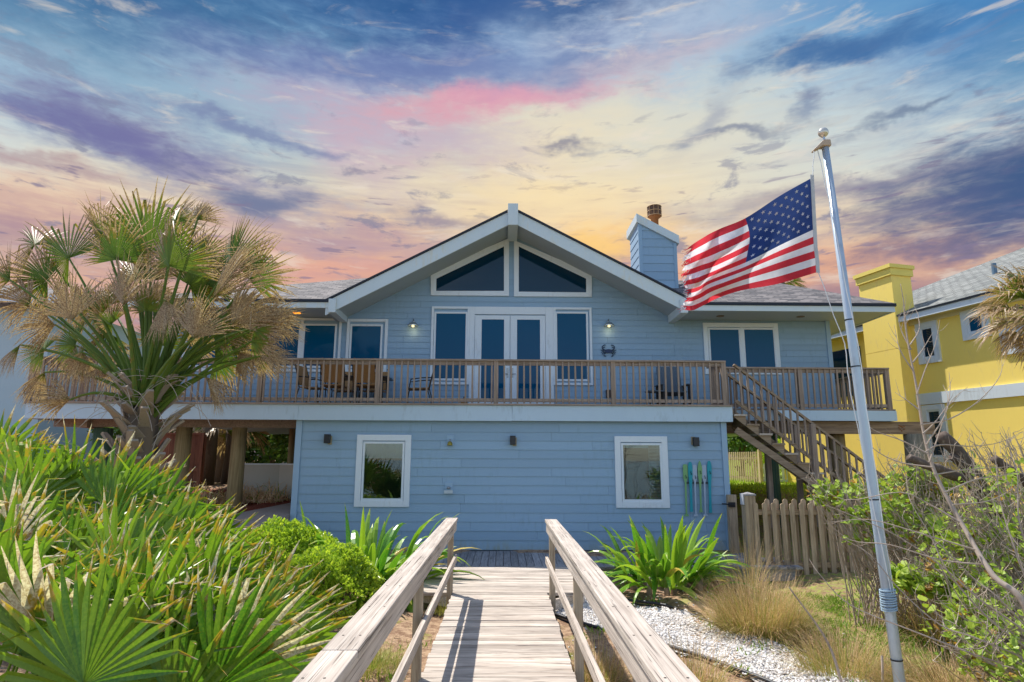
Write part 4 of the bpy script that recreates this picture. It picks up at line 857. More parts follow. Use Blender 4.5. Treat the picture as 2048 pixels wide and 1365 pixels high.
# the flag: a bicubic sheet through measured points; u from hoist to fly, v from top to bottom
GP = [[(1622, 357, 0), (1560, 392, -.03), (1490, 437, .06), (1440, 458, .02), (1402, 478, -.05), (1366, 505, .02)],
      [(1624, 405, 0), (1566, 436, .03), (1500, 478, .04), (1438, 508, -.06), (1398, 524, .05), (1360, 538, -.03)],
      [(1627, 452, 0), (1566, 482, .05), (1492, 520, -.02), (1432, 545, .07), (1396, 560, -.05), (1366, 568, .04)],
      [(1630, 498, 0), (1562, 521, .06), (1484, 550, -.05), (1424, 572, -.03), (1392, 590, .05), (1372, 594, -.02)],
      [(1634, 545, 0), (1556, 568, .03), (1480, 582, -.03), (1424, 602, .02), (1388, 620, -.02), (1360, 619, .03)]]
G = [[at(x, y, FY+.0+d*2.6) for x, y, d in row] for row in GP]
def cr_(p, t):
    n = len(p)-1; f = t*n; i = min(int(f), n-1); f -= i; a = p[max(i-1, 0)]; b = p[i]; c = p[i+1]; d = p[min(i+2, n)]
    if i == 0: a = b*2-c
    if i == n-1: d = c*2-b
    return .5*((2*b)+(c-a)*f+(2*a-5*b+4*c-d)*f*f+(3*b-a-3*c+d)*f**3)
def FS(u, v):
    q = cr_([cr_(r_, u) for r_ in G], v); rp = .020*sst(u, .3, .9)*math.sin(u*30+v*11)+.014*sst(u, .05, .3)*math.sin(u*14-v*12)+.012*sst(u, .6, 1)*math.sin(v*34+u*9)
    return q+Vector((0, rp, rp*.25))
def cloth(name, c, tr=.45):
    m_ = bpy.data.materials.new(name); m_.use_nodes = True; t = NT(m_.node_tree); t.n.clear(); o = t.n.new('ShaderNodeOutputMaterial'); mx = t.n.new('ShaderNodeMixShader'); d = t.n.new('ShaderNodeBsdfDiffuse'); tr_ = t.n.new('ShaderNodeBsdfTranslucent')
    g = gpos(t); k = t.m('ADD', .82, t.m('MULTIPLY', t.noise(g, 12, 4, .6), .36)); cc = t.mix(1.0, s2l(c)+(1,), t.comb(k, k, k), 'MULTIPLY')
    t.put(d.inputs[0], cc); t.put(tr_.inputs[0], cc); mx.inputs[0].default_value = tr; t.l.new(d.outputs[0], mx.inputs[1]); t.l.new(tr_.outputs[0], mx.inputs[2]); t.l.new(mx.outputs[0], o.inputs[0]); return m_
FR, FW, FB = cloth('flag_red', (204, 62, 74), .5), cloth('flag_white', (232, 232, 238), .45), cloth('flag_blue', (50, 70, 124), .3)
m = MB(); NU, NV = 90, 52; CU, CV = .40, 7/13
fringe = [1-rr(0, .05)-.07*max(0, math.sin(j*.9))*max(0, math.sin(j*.37+1)) for j in range(NV+1)]
def uu(i, j): return (i/NU)*(fringe[j] if i/NU > .85 else 1) if i/NU <= .85 else .85+(i/NU-.85)/.15*(fringe[j]-.85)
for j in range(NV+1):
    for i in range(NU+1): m.v.append(FS(uu(i, j), j/NV)); m.col.append((0, 0, 0, 1))
for j in range(NV):
    stripe = int(j/4)
    for i in range(NU):
        u, v = (i+.5)/NU, (j+.5)/NV; a = j*(NU+1)+i
        if u > .93 and random.random() < (u-.93)*5: continue
        m.f.append((a, a+1, a+NU+2, a+NU+1)); m.mi.append(2 if (u < CU and v < CV) else (0 if stripe % 2 == 0 else 1))
flm = m
fl = None
def _mk(): return flm.build('flag', [FR, FW, FB], smooth=True, base=tuple(at(1630, 450, FY)), label='worn red, white and blue stars and stripes flag flying from the pole', cat='flag')
for r_ in range(9):
    nst = 6 if r_ % 2 == 0 else 5
    for c_ in range(nst):
        u0 = CU*((c_*2+1+(r_ % 2))/12); v0 = CV*((r_+1)/10); R_ = .0210
        e = 1e-3; n_ = (FS(u0+e, v0)-FS(u0, v0)).cross(FS(u0, v0+e)-FS(u0, v0)).normalized()
        pts = []
        for k_ in range(10):
            a = k_*math.pi/5; q = R_*(1 if k_ % 2 == 0 else .42); pts.append((u0+q*math.sin(a)/1.52, v0-q*math.cos(a)/.95))
        for sg in (-1, 1):
            cv = [FS(u0, v0)+n_*.004*sg]+[FS(*q)+n_*.004*sg for q in pts]; m.add(cv, [(0, k_+1, (k_+1) % 10+1) for k_ in range(10)], 1)
fl = _mk()
m = MB(); hp = [at(1624+10*q+(2 if q > .8 else 0), 350+(196*q), FY-.012) for q in [i/8 for i in range(9)]]
for a, b in zip(hp, hp[1:]): m.beam(a, b, .036, .006, up=(0, 1, 0))
m.build('hoist_band', cloth('canvas', (196, 200, 206), .2), fl)
m = MB()
for k_ in range(90):
    v = rr(0, 1); u = rr(.9, .97); a = FS(u, v); pts = [a]
    d_ = Vector((rr(-.02, -.003), rr(-.01, .01), rr(-.02, .012)))
    for q in range(3): pts.append(pts[-1]+d_+Vector((rr(-.008, .008), rr(-.008, .008), rr(-.012, .006))))
    m.tube(pts, .0016, 3, mi=0 if int(v*13) % 2 == 0 else 1)
m.build('frayed_thread', [FR, FW], fl)
# ================================================================== PLANTS
def leafmat(name, green, green2, dry, dry2, tr=.35, rough=.45, th=.72, spec=.4, orange=(190, 110, 30), ok=.7):
    """tone attribute: r = distance along the leaf, g = dryness, b = random"""
    m_ = bpy.data.materials.new(name); m_.use_nodes = True; t = NT(m_.node_tree); p = t.n['Principled BSDF']; o = t.n['Material Output']
    at_ = t.n.new('ShaderNodeAttribute'); at_.attribute_name = 'tone'; r, g, b = t.sep(at_.outputs['Vector'])
    gp = gpos(t); n = t.noise(gp, 16, 3, .6); n2 = t.noise(gp, 60, 2, .5)
    c = t.mix(b, s2l(green), s2l(green2)); c = t.mix(t.ss(n2, .35, .7, 0, .35), c, s2l(green2))
    d = t.mix(t.ss(n2, .3, .7), s2l(dry), s2l(dry2))
    x = t.m('ADD', t.m('ADD', r, t.m('MULTIPLY', g, 1.3)), t.m('MULTIPLY', t.m('SUBTRACT', n, .5), .5))
    c = t.mix(t.m('MULTIPLY', t.ss(x, th-.12, th+.02), ok), c, s2l(orange)); c = t.mix(t.ss(x, th, th+.12), c, d)
    t.put(p.inputs['Base Color'], c); p.inputs['Roughness'].default_value = rough; p.inputs['Specular IOR Level'].default_value = spec
    tl = t.n.new('ShaderNodeBsdfTranslucent'); t.put(tl.inputs[0], t.mix(1.0, c, (1.25, 1.3, .8, 1), 'MULTIPLY')); mx = t.n.new('ShaderNodeMixShader'); mx.inputs[0].default_value = tr
    t.l.new(p.outputs[0], mx.inputs[1]); t.l.new(tl.outputs[0], mx.inputs[2]); t.l.new(mx.outputs[0], o.inputs[0]); return m_
L_SAB = leafmat('sabal_leaf', (62, 104, 38), (122, 140, 54), (204, 180, 148), (136, 106, 76), .32, .45, .74, .4, (150, 120, 50), .6)
L_SAW = leafmat('palmetto_leaf', (48, 104, 28), (140, 168, 50), (226, 216, 206), (180, 160, 138), .40, .34, .90, .5, (200, 140, 50), .6)
L_BOX = leafmat('shrub_leaf', (100, 146, 38), (196, 212, 74), (160, 150, 60), (120, 110, 40), .4, .3, 1.7, .6)
L_LIL = leafmat('lily_leaf', (72, 138, 40), (158, 186, 58), (206, 188, 90), (180, 150, 60), .3, .35, .93, .5, (200, 190, 70), .8)
L_GRS = leafmat('dry_grass', (126, 138, 62), (170, 166, 96), (214, 186, 146), (166, 132, 94), .25, .7, .55, .2, (170, 150, 80), .5)
L_WEED = leafmat('weed_leaf', (84, 130, 40), (140, 164, 60), (180, 160, 80), (150, 130, 60), .3, .5, .95, .3)
L_FIG = leafmat('fig_leaf', (104, 142, 44), (184, 200, 80), (190, 160, 70), (150, 90, 40), .35, .45, 1.25, .4)
L_DRK = leafmat('tree_leaf', (54, 92, 38), (112, 140, 58), (130, 120, 60), (100, 90, 50), .2, .5, 1.2, .3)
M_BARK = paint('palm_boot', (156, 140, 124), .9, .25, (96, 82, 70), 9, bumpk=.5)
M_TWIG = paint('twig_bark', (168, 152, 138), .85, .2, (104, 88, 76), 12, bumpk=.4)
M_LIMB = paint('old_bark', (92, 78, 70), .95, .3, (150, 140, 126), 14, bumpk=.8)
M_BROWN = paint('trunk_bark', (112, 96, 80), .95, .3, (70, 58, 48), 8, bumpk=.7)

def blade(m, hast, f, s, nrm, R, nseg, phi, dry, droop, wind=(0, 0, 0), cup=.25, joined=.40, ragged=.12, curl=0.0):
    wind = Vector(wind); dth = 2*phi/nseg; rnd = rr(0, 1); TS = (0, .2, .42, .62, .82, 1.0)
    for i in range(nseg):
        th = -phi+dth*(i+.5)+rr(-.15, .15)*dth; d = f*math.cos(th)+s*math.sin(th)
        L = R*(.72+.28*math.cos(th*.7))*rr(1-ragged, 1.03); side = (s*math.cos(th)-f*math.sin(th)); lift = nrm*cup*abs(math.sin(th))
        dr = droop*rr(.4, 1.6); kink = rr(.6, .95) if random.random() < .35+.4*dry else 9; kd = Vector((rr(-1, 1), rr(-1, 1), -1.2)).normalized()
        rb = min(1, max(0, rnd*.6+rr(0, .4))); vs = []; cs = []; q = hast.copy(); pt = 0; dd = (d+lift).normalized(); sd = max(-.05, rr(-.12, .08)+dry)
        twist = rr(-.5, .5)
        for t_ in TS:
            st = (t_-pt)*L; g = Vector((0, 0, -1))*dr*t_*t_+wind*t_*t_
            if t_ > kink: g += kd*(.5+1.3*curl)
            v = (dd+g).normalized(); q = q+v*st; pt = t_
            w_ = math.tan(dth/2)*L*min(t_, joined)*1.04+.0012; w_ *= 1 if t_ <= .62 else (1-t_)/.38*.9+.06
            if t_ == 0: w_ = .002
            sw = (side+nrm*twist*t_*t_).normalized()*w_
            vs += [q-sw, q+nrm*w_*.55, q+sw]; cs += [(t_, sd, rb, 1)]*3
        fs = []
        for k in range(len(TS)-1): a = k*3; fs += [(a, a+1, a+4, a+3), (a+1, a+2, a+5, a+4)]
        m.add(vs, fs, 0, cs)
def petiole(m, a, b, r0, r1, sag, dry, n=6):
    pts = []; cols = []
    for i in range(n+1): t_ = i/n; p = a.lerp(b, t_); p.z += sag*4*t_*(1-t_); pts.append(p); cols.append((0.0, dry*.8, .5, 1))
    m.tube(pts, [lerp(r0, r1, (i/n)**.6) for i in range(n+1)], 6, cols=cols); return (pts[-1]-pts[-2]).normalized()
def frond(parent, mt, base, hast, f, R, nseg=34, phi=1.9, dry=0., droop=.5, wind=(0, 0, 0), r0=.03, r1=.010, sag=.1, tilt=None, cup=.25, curl=0., joined=.4):
    m = MB(); petiole(m, base, hast, r0, r1, sag, dry); f = f.normalized()
    back = Vector((rr(-.5, .5), 1, rr(-.3, .5))) if tilt is None else Vector(tilt)
    s = f.cross(back).normalized(); nrm = s.cross(f).normalized()
    blade(m, hast, f, s, nrm, R, nseg, phi, dry, droop, wind, cup, joined, curl=curl); return m.build('frond', mt, parent, attr=True)

def big_palm():
    Y0 = 9.7; cb = at(290, 800, Y0); gz = H(cb.x, Y0)
    r = empty('cabbage_palm', (cb.x, Y0, gz), 'big wind battered cabbage palm with green and dead tan fan leaves', 'palm tree')
    m = MB(); top = Vector((cb.x+.02, Y0, cb.z+.25)); m.tube([(cb.x-.08, Y0, gz-.2), (cb.x-.05, Y0, gz+.7), (cb.x, Y0, cb.z-.5), top], [.30, .27, .24, .12], 16)
    m.build('trunk', M_BROWN, r, smooth=True)
    m = MB(); k = 0
    for j in range(13):
        for i in range(7):
            a = i*2*math.pi/7+j*.9+rr(-.15, .15); z = lerp(gz+.4, cb.z+.1, j/12)+rr(-.04, .04); rad_ = .20; o = Vector((math.cos(a), math.sin(a), 0))
            p = Vector((cb.x, Y0, z))+o*rad_; ln = rr(.22, .55)*(1.2 if j > 4 else .7); up = Vector((0, 0, 1)); tn_ = o.cross(up); d = (o*rr(.35, .95)+up*rr(.6, 1.1)+tn_*rr(-.55, .55)).normalized(); q = p+d*ln
            sd = o.cross(up).normalized(); w0, w1 = rr(.07, .12), rr(.03, .055); nn = sd.cross(d).normalized()*.022
            m.add([p-sd*w0-nn-o*.08, p+sd*w0-nn-o*.08, p+sd*w0+nn, p-sd*w0+nn, q-sd*w1-nn, q+sd*w1-nn, q+sd*w1+nn, q-sd*w1+nn], [(0,1,2,3),(7,6,5,4),(0,4,5,1),(1,5,6,2),(2,6,7,3),(3,7,4,0)])
    m.build('leaf_base', M_BARK, r)
    F = [(300, 505, 0, -1, 168, .0, .5), (338, 533, .15, -1, 150, .22, -.5), (233, 520, .0, -1, 112, .15, -.4), (138, 517, -.75, -.65, 175, .12, .2), (247, 612, -.12, -1, 125, 1, -.8), (145, 640, -.42, -1, 128, 1, -.6),
         (425, 597, .55, -.8, 160, .9, -.7), (388, 678, .2, -1, 105, 1, -.9), (462, 652, .62, -.7, 125, 1, -.3), (515, 655, .75, -.42, 98, .95, -.2), (462, 528, .25, -1, 118, .1, .3), (498, 560, .85, -.5, 108, .18, .4),
         (400, 520, .1, -1, 98, .2, .6), (60, 610, -.9, -.35, 118, .85, .3), (40, 690, -.6, .9, 70, .6, 0), (95, 560, -1, -.25, 125, .35, .5), (215, 665, -.6, .5, 92, .35, .4), (165, 705, -.3, 1, 76, .9, .1),
         (412, 755, .5, .7, 82, 1, -.2), (478, 705, .3, 1, 70, 1, .3), (378, 560, .7, -.35, 98, .3, .5), (180, 610, -1, -.1, 112, .7, .6), (140, 800, -1, -.05, 78, 1, -.3), (330, 600, .3, .9, 100, .95, -.6),
         (365, 640, .9, -.2, 90, .5, .7), (270, 560, -.5, -.8, 120, .3, .8), (205, 470, -.4, -.9, 100, .4, .6), (440, 620, 1, .1, 100, .95, .5), (70, 490, -.7, -.7, 120, .45, .7), (110, 650, -.9, .1, 85, 1, -.2),
         (320, 690, .1, -1, 80, .15, .9), (500, 610, 1, -.1, 85, .8, .7), (230, 730, -.8, .4, 70, 1, .5), (20, 560, -1, -.5, 110, .6, .4), (395, 440, .4, -.9, 60, .75, -.4), (350, 440, .2, -1, 80, .5, .2),
         (285, 470, -.3, -1, 130, .1, .9), (540, 640, .8, .1, 70, .9, .2), (90, 745, -.5, .8, 80, .8, .5), (440, 560, .5, -.6, 110, .6, -.5)]
    for i in range(26):
        a = rr(-1.45, 1.6); q = rr(.45, 1.0); F.append((290+math.sin(a)*q*235, 745-math.cos(a)*q*235, math.sin(a)+rr(-.4, .4), -math.cos(a)+rr(-.4, .5), rr(60, 95), random.choice((.0, .1, .2, .35, .9)) if abs(a) < 1.1 else random.choice((.15, .3, .5, 1)), rr(-.3, 1.2)))
    for hx, hy, dx, dy, Rp, dry, dY in F:
        Yh = Y0+dY*.9; h = at(hx, hy, Yh); f = Vector((dx, rr(-.35, .35)+(-.1 if dY < 0 else .15), -dy)); a = Vector((cb.x+(h.x-cb.x)*.07, Y0+(Yh-Y0)*.3, cb.z+rr(-.35, .25)))
        sg = .10 if dry < .7 else .16
        frond(r, L_SAB, a, h, f, Rp*1.10*Yh/1290, nseg=42, phi=1.7 if dry < .6 else rr(.55, 1.15), dry=dry*.62+(0.08 if dry < .5 else 0), droop=.15+.35*dry, wind=(.10, 0, 0), r0=.05, r1=.014, sag=sg, cup=.2+.5*rr(0, 1), curl=.8, joined=.34 if dry < .6 else .5)
    m = MB()      # thin hanging fibres and old flower stalks
    for i in range(26):
        a = Vector((cb.x+rr(-.5, .9), Y0-rr(.1, .5), cb.z+rr(-.2, .4))); d = Vector((rr(-.5, 1), rr(-.4, 0), rr(-.1, .5))); pts = [a]
        for k in range(7): d = (d+Vector((0, 0, -.25))).normalized(); pts.append(pts[-1]+d*.11)
        m.tube(pts, .0045, 4)
    m.build('dry_fibre', M_TWIG, r)
big_palm()

def palmetto(idx, cells, label):
    xs = [at(px, py, Y) for px, py, Y in cells]; bx = sum(p.x for p in xs)/len(xs)-.25; by = sum(p.y for p in xs)/len(xs)+.1; gz = H(bx, by)
    r = empty('saw_palmetto', (bx, by, gz), label, 'palmetto', 'saw palmettos left of the boardwalk')
    for (px, py, Y), h0 in zip(cells, xs):
        for k in range(3 if py > 1200 else 2):
            Yh = Y+rr(-.3, .3); h = at(px+rr(-26, 26), py+rr(-22, 22), Yh); ang = rr(-.55, 1.15)
            f = Vector((math.sin(ang)*.9+.18, rr(-.45, .35), math.cos(ang))); a = Vector((lerp(bx, h.x, .55)-.15, lerp(by, h.y, .5), gz+.02))
            a.z = min(a.z, h.z-.3)
            frond(r, L_SAW, a, h, f, rr(.70, .95), nseg=random.choice((17, 19, 21)), phi=rr(1.2, 1.75), dry=rr(-.03, .07) if random.random() < .93 else .45, droop=rr(.03, .16), wind=(rr(-.02, .22), 0, 0), r0=.014, r1=.008, sag=.02, cup=rr(.05, .4), curl=.3, joined=.42)
palmetto(0, [(30, 985, 7.6), (85, 1010, 7.3), (-20, 940, 8.0)], 'saw palmetto clump at the far left edge, reaching up to the pale house wall')
palmetto(1, [(150, 1000, 7.7), (205, 1020, 7.3)], 'saw palmetto clump growing just in front left of the big palm trunk')
palmetto(2, [(262, 1045, 7.6), (320, 1060, 7.3)], 'saw palmetto clump directly below the big palm trunk')
palmetto(3, [(375, 1100, 7.4), (418, 1130, 7.0)], 'saw palmetto clump spreading over the edge of the concrete path')
palmetto(4, [(60, 1140, 5.9), (10, 1090, 6.2), (120, 1160, 5.7)], 'saw palmetto clump at the left edge, in the middle row')
palmetto(5, [(190, 1150, 5.9), (250, 1170, 5.6), (225, 1110, 6.5)], 'saw palmetto clump in the middle of the thicket')
palmetto(6, [(325, 1190, 5.8), (380, 1215, 5.5), (335, 1130, 6.4)], 'saw palmetto clump left of the round shrubs')
palmetto(7, [(425, 1260, 5.6), (480, 1310, 5.2), (520, 1360, 4.9)], 'saw palmetto clump reaching over the left handrail')
palmetto(8, [(30, 1290, 4.4), (110, 1310, 4.2), (-40, 1240, 4.6)], 'saw palmetto clump in the bottom left corner')
palmetto(9, [(210, 1300, 4.6), (290, 1320, 4.4), (180, 1390, 3.9)], 'saw palmetto clump at the bottom edge between corner and handrail')
palmetto(10, [(390, 1330, 4.7), (450, 1380, 4.3), (330, 1410, 4.1)], 'saw palmetto clump nearest the start of the left handrail')

def leaf(m, p, d, n, L, W, tone, fold=.15):
    s = d.cross(n).normalized()*W/2; u = n*fold*W
    m.add([p, p+d*L*.45-s+u, p+d*L, p+d*L*.45+s+u], [(0, 1, 2, 3)] if fold == 0 else [(0, 1, 2), (0, 2, 3)], 0, [(.1, 0, tone, 1), (.5, 0, tone, 1), (.9, 0, tone, 1), (.5, 0, tone, 1)])
def rdir():
    while 1:
        v = Vector((rr(-1, 1), rr(-1, 1), rr(-1, 1)))
        if .05 < v.length < 1: return v.normalized()
def lump(v, k): return 1+.09*math.sin(v.x*4.1+k)*math.cos(v.z*3.7+k*2)+.06*math.sin(v.y*7+v.x*5+k*3)+.05*math.sin(v.z*11+v.x*9)
def round_shrub(name, c, R, n, L, W, mt, label, cat='shrub', group=None, k=0., inner=.72, zmin=-.3):
    gz = H(c.x, c.y); r = empty(name, (c.x, c.y, gz), label, cat, group); m = MB()
    for i in range(n):
        v = rdir()
        if v.z < zmin: v.z = -v.z
        q = lerp(inner, 1.0, random.random()**.5)*lump(v, k); p = Vector((c.x+v.x*R[0]*q, c.y+v.y*R[1]*q, c.z+v.z*R[2]*q))
        base = p; cl = rr(0, 1)
        for j in range(4):
            d = (v+rdir()*.9+Vector((0, 0, .3))).normalized(); nn = (v+rdir()*.5).normalized(); leaf(m, base+rdir()*L*.3, d, nn, L*rr(.7, 1.2), W*rr(.8, 1.2), min(1, max(0, cl*.6+rr(0, .5))))
    m.build('foliage', mt, r, attr=True)
    m = MB()
    for i in range(9): a = i*.7; m.tube([(c.x, c.y, gz-.05), (c.x+math.cos(a)*R[0]*.3, c.y+math.sin(a)*R[1]*.3, lerp(gz, c.z, .6)), (c.x+math.cos(a)*R[0]*.6, c.y+math.sin(a)*R[1]*.6, c.z+R[2]*.3)], [.03, .02, .008], 6)
    m.build('stem', M_BROWN, r); return r
c = at(565, 1150, 10.3); round_shrub('rounded_shrub', c, (.84, .75, .78), 3300, .062, .040, L_BOX, 'bright rounded small leaved shrub nearest the blue wall corner', group='rounded shrubs left of the boardwalk', k=.4)
c = at(662, 1188, 9.3); round_shrub('rounded_shrub', c, (.74, .72, .62), 3300, .058, .038, L_BOX, 'dark rounded small leaved shrub beside the left handrail', group='rounded shrubs left of the boardwalk', k=2.)

def strap(m, base, az_, elev, L, W, bend, tone, roll=0., n=8, dry=0.):
    o = Vector((math.cos(az_), math.sin(az_), 0)); d = o*math.cos(elev)+Vector((0, 0, math.sin(elev))); p = base.copy(); vs = []; cs = []; s0 = Vector((-o.y, o.x, 0))
    for i in range(n+1):
        t_ = i/n; nn = s0.cross(d).normalized(); s = (s0+nn*roll*t_).normalized(); w_ = W*(.65+.6*t_ if t_ < .4 else (.89*(1-((t_-.4)/.6)**2.2)))/1.6+.001
        vs += [p-s*w_+nn*w_*.4, p, p+s*w_+nn*w_*.4]; cs += [(t_*.92, dry, tone, 1)]*3
        p = p+d*(L/n); d = (d+Vector((0, 0, -bend/n*(.4+t_*1.4)))).normalized()
    fs = []
    for k in range(n): a = k*3; fs += [(a, a+1, a+4, a+3), (a+1, a+2, a+5, a+4)]
    m.add(vs, fs, 0, cs)
def lily(px, py, Y, label, n=62, sc_=1.0, spread=.35):
    c = at(px, py, Y); gz = H(c.x, Y); r = empty('spider_lily', (c.x, Y, gz), label, 'strap leaved plant', 'spider lilies beside the boardwalk'); m = MB()
    for i in range(n):
        a = rr(0, 2*math.pi); q = spread*math.sqrt(rr(0, 1)); b = Vector((c.x+q*math.cos(a)*1.5, Y+q*math.sin(a), gz+rr(.05, .32)))
        strap(m, b, a+rr(-.5, .5), rr(.1, 1.4), rr(.65, 1.1)*sc_, rr(.065, .105)*sc_, rr(.7, 2.3), rr(0, 1), rr(-.8, .8), dry=.0 if random.random() < .93 else .5)
    m.build('foliage', L_LIL, r, attr=True)
    for i in range(7):
        a = i*.9; q = spread*rr(.2, 1); m = MB(); m.tube([(c.x+q*math.cos(a)*1.4, Y+q*math.sin(a), gz-.05), (c.x+q*math.cos(a)*1.45, Y+q*math.sin(a), gz+.25)], [.05, .04], 8); m.build('stem', M_TWIG, r, smooth=True)
lily(722, 1180, 10.75, 'broad green strap leaved lily left of the boardwalk, behind the shrubs', 170, 1.28, .62)
lily(1335, 1185, 10.9, 'bright green spiky strap leaved lily right of the boardwalk', 125, 1.08, .5)

def tuft(name, px, py, Y, n, h, spread, label, lean=0., mt=L_GRS, g=.3, group='dry ornamental grass clumps', fan=1.0, w=.0035, cat='grass clump'):
    c = at(px, py, Y); gz = H(c.x, Y); m = MB()
    for i in range(n):
        a = rr(0, 2*math.pi); q = spread*math.sqrt(rr(0, 1))*.35; b = Vector((c.x+q*math.cos(a), Y+q*math.sin(a), gz)); az_ = a+rr(-.6, .6); el_ = rr(.5, 1.5)
        o = Vector((math.cos(az_), math.sin(az_), 0)); d = (o*math.cos(el_)*fan+Vector((lean, 0, math.sin(el_)))).normalized(); L = h*rr(.6, 1.15); s = Vector((-o.y, o.x, 0)); bend = rr(.2, 1.6); tn = rr(0, 1); gg = rr(0, .7)*g*2
        p = b; vs = []; cs = []; n_ = 5
        for k in range(n_+1):
            t_ = k/n_; w_ = w*(1-t_*.8); vs += [p-s*w_, p+s*w_]; cs += [(t_*.6+gg, 0, tn, 1)]*2; p = p+d*(L/n_); d = (d+Vector((0, 0, -bend/n_))).normalized()
        m.add(vs, [(k*2, k*2+1, k*2+3, k*2+2) for k in range(n_)], 0, cs)
    return m.build(name, mt, attr=True, base=(c.x, Y, gz), label=label, cat=cat, group=group)
tuft('grass_clump', 1520, 1250, 8.5, 2600, .72, 1.4, 'big rounded tan grass clump in the middle of the right bed', g=.55)
tuft('grass_clump', 1500, 1175, 10.9, 260, 1.0, .5, 'thin upright dry grass stalks at the foot of the capped fence post', g=.8)
tuft('grass_clump', 1880, 1350, 6.2, 1900, .5, 1.4, 'flattened tan grass clump right of the flagpole foot', g=.8, lean=-.3)
tuft('grass_clump', 1690, 1340, 6.9, 1100, .5, 1.2, 'low tan and green grass clump left of the flagpole foot', g=.45)
tuft('grass_clump', 1390, 1360, 6.4, 420, .5, .8, 'sparse dry grass clump at the lower edge of the white pebbles', g=.7)
tuft('grass_clump', 1190, 1350, 6.8, 700, .42, .8, 'tan grass clump under the right handrail', g=.8)
tuft('grass_clump', 1880, 1180, 8.0, 1200, .75, 1.2, 'tall dry grass clump behind the flagpole below the tangled twigs', g=.6)
tuft('grass_clump', 740, 1350, 7.0, 500, .26, 1.0, 'low yellow green grass clump between the left handrail posts', g=.2)
tuft('grass_clump', 890, 1215, 9.5, 260, .22, .5, 'small yellow green grass clump beside the far left post', g=.15)
# weeds, litter and pebbles: uncountable
def inpoly(x, y, P_):
    c_ = False; j = len(P_)-1
    for i in range(len(P_)):
        if (P_[i][1] > y) != (P_[j][1] > y) and x < (P_[j][0]-P_[i][0])*(y-P_[i][1])/(P_[j][1]-P_[i][1])+P_[i][0]: c_ = not c_
        j = i
    return c_
PEB = [(.78, 10.35), (1.2, 10.75), (1.85, 10.35), (2.5, 9.7), (2.85, 9.0), (3.2, 8.2), (3.5, 7.3), (3.75, 6.3), (3.95, 5.2), (3.1, 5.2), (2.75, 6.2), (2.2, 7.2), (1.75, 8.0), (1.2, 8.7), (.78, 9.1)]
mt, t, p = mat('pebble_bed'); g = gpos(t); v = t.vor(g, 42, 0); k = t.noise(g, 30, 2); t.put(p.inputs['Base Color'], t.mix(t.ss(v, .25, .6), s2l((244, 241, 236)), s2l((170, 162, 154)))); p.inputs['Roughness'].default_value = .8; bump(t, p, v, 1.0, -.02)
m = MB(); vs = [(x, y, H(x, y)+.05) for x, y in PEB]; bmx = bmesh.new(); fv = []
step = .22; yy = 5.2
while yy < 10.8:
    xx = .7
    while xx < 4.5:
        if inpoly(xx+step/2, yy+step/2, PEB): m.add([(a, b, H(a, b)+.03) for a, b in ((xx, yy), (xx+step, yy), (xx+step, yy+step), (xx, yy+step))], [(0, 1, 2, 3)])
        xx += step
    yy += step
m.build('pebble_bed', mt, kind='structure')
mt, t, p = mat('white_pebble'); k = island(t); t.put(p.inputs['Base Color'], t.mix(k, s2l((246, 243, 240)), s2l((196, 188, 180)))); p.inputs['Roughness'].default_value = .55
m = MB(); i = 0
while i < 9000:
    x, y = rr(.75, 4.3), rr(5.2, 10.8)
    if not inpoly(x, y, PEB): 
        if random.random() > .02: continue
    i += 1; s = rr(.010, .022)*(1 if y > 7 else 1.1); z = H(x, y)+.032+rr(0, .02); a = rr(0, 3.1); ca, sa_ = math.cos(a)*s, math.sin(a)*s; q = rr(.6, .9); h = s*rr(.5, .8)
    m.add([(x+ca, y+sa_, z), (x-sa_*q, y+ca*q, z), (x-ca, y-sa_, z), (x+sa_*q, y-ca*q, z), (x+rr(-.3, .3)*s, y+rr(-.3, .3)*s, z+h), (x, y, z-h)], [(0,1,4),(1,2,4),(2,3,4),(3,0,4),(1,0,5),(2,1,5),(3,2,5),(0,3,5)])
m.build('white_pebbles', mt, label='white marble pebbles filling the curved garden bed', cat='pebbles', kind='stuff', smooth=False)
M_EDG = plain('edging_plastic', (34, 36, 44), .5)
def edging(pts, lab):
    m = MB(); P3 = [Vector((x, y, H(x, y)+.045)) for x, y in pts]; Q = [cr_(P3, i/30) for i in range(31)]; m.tube(Q, .022, 7); m.tube([q-Vector((0, 0, .05)) for q in Q], .012, 6); m.build('garden_edging', M_EDG, base=tuple(P3[0]), label=lab, cat='garden edging', smooth=True, group='black garden edging strips')
edging([(1.75, 10.45), (2.45, 9.85), (2.88, 9.05), (3.25, 8.25), (3.55, 7.35), (3.8, 6.35), (4.02, 5.0)], 'black plastic edging along the fence side of the white pebbles')
edging([(.72, 9.15), (1.2, 8.65), (1.75, 7.95), (2.2, 7.15), (2.7, 6.2), (3.05, 5.1)], 'black plastic edging along the boardwalk side of the white pebbles')
def onbw(x, y): return (-.95 < x < .95 and y < 11.7) or (y > 11.6 and x > -2.1)
m = MB(); i = 0
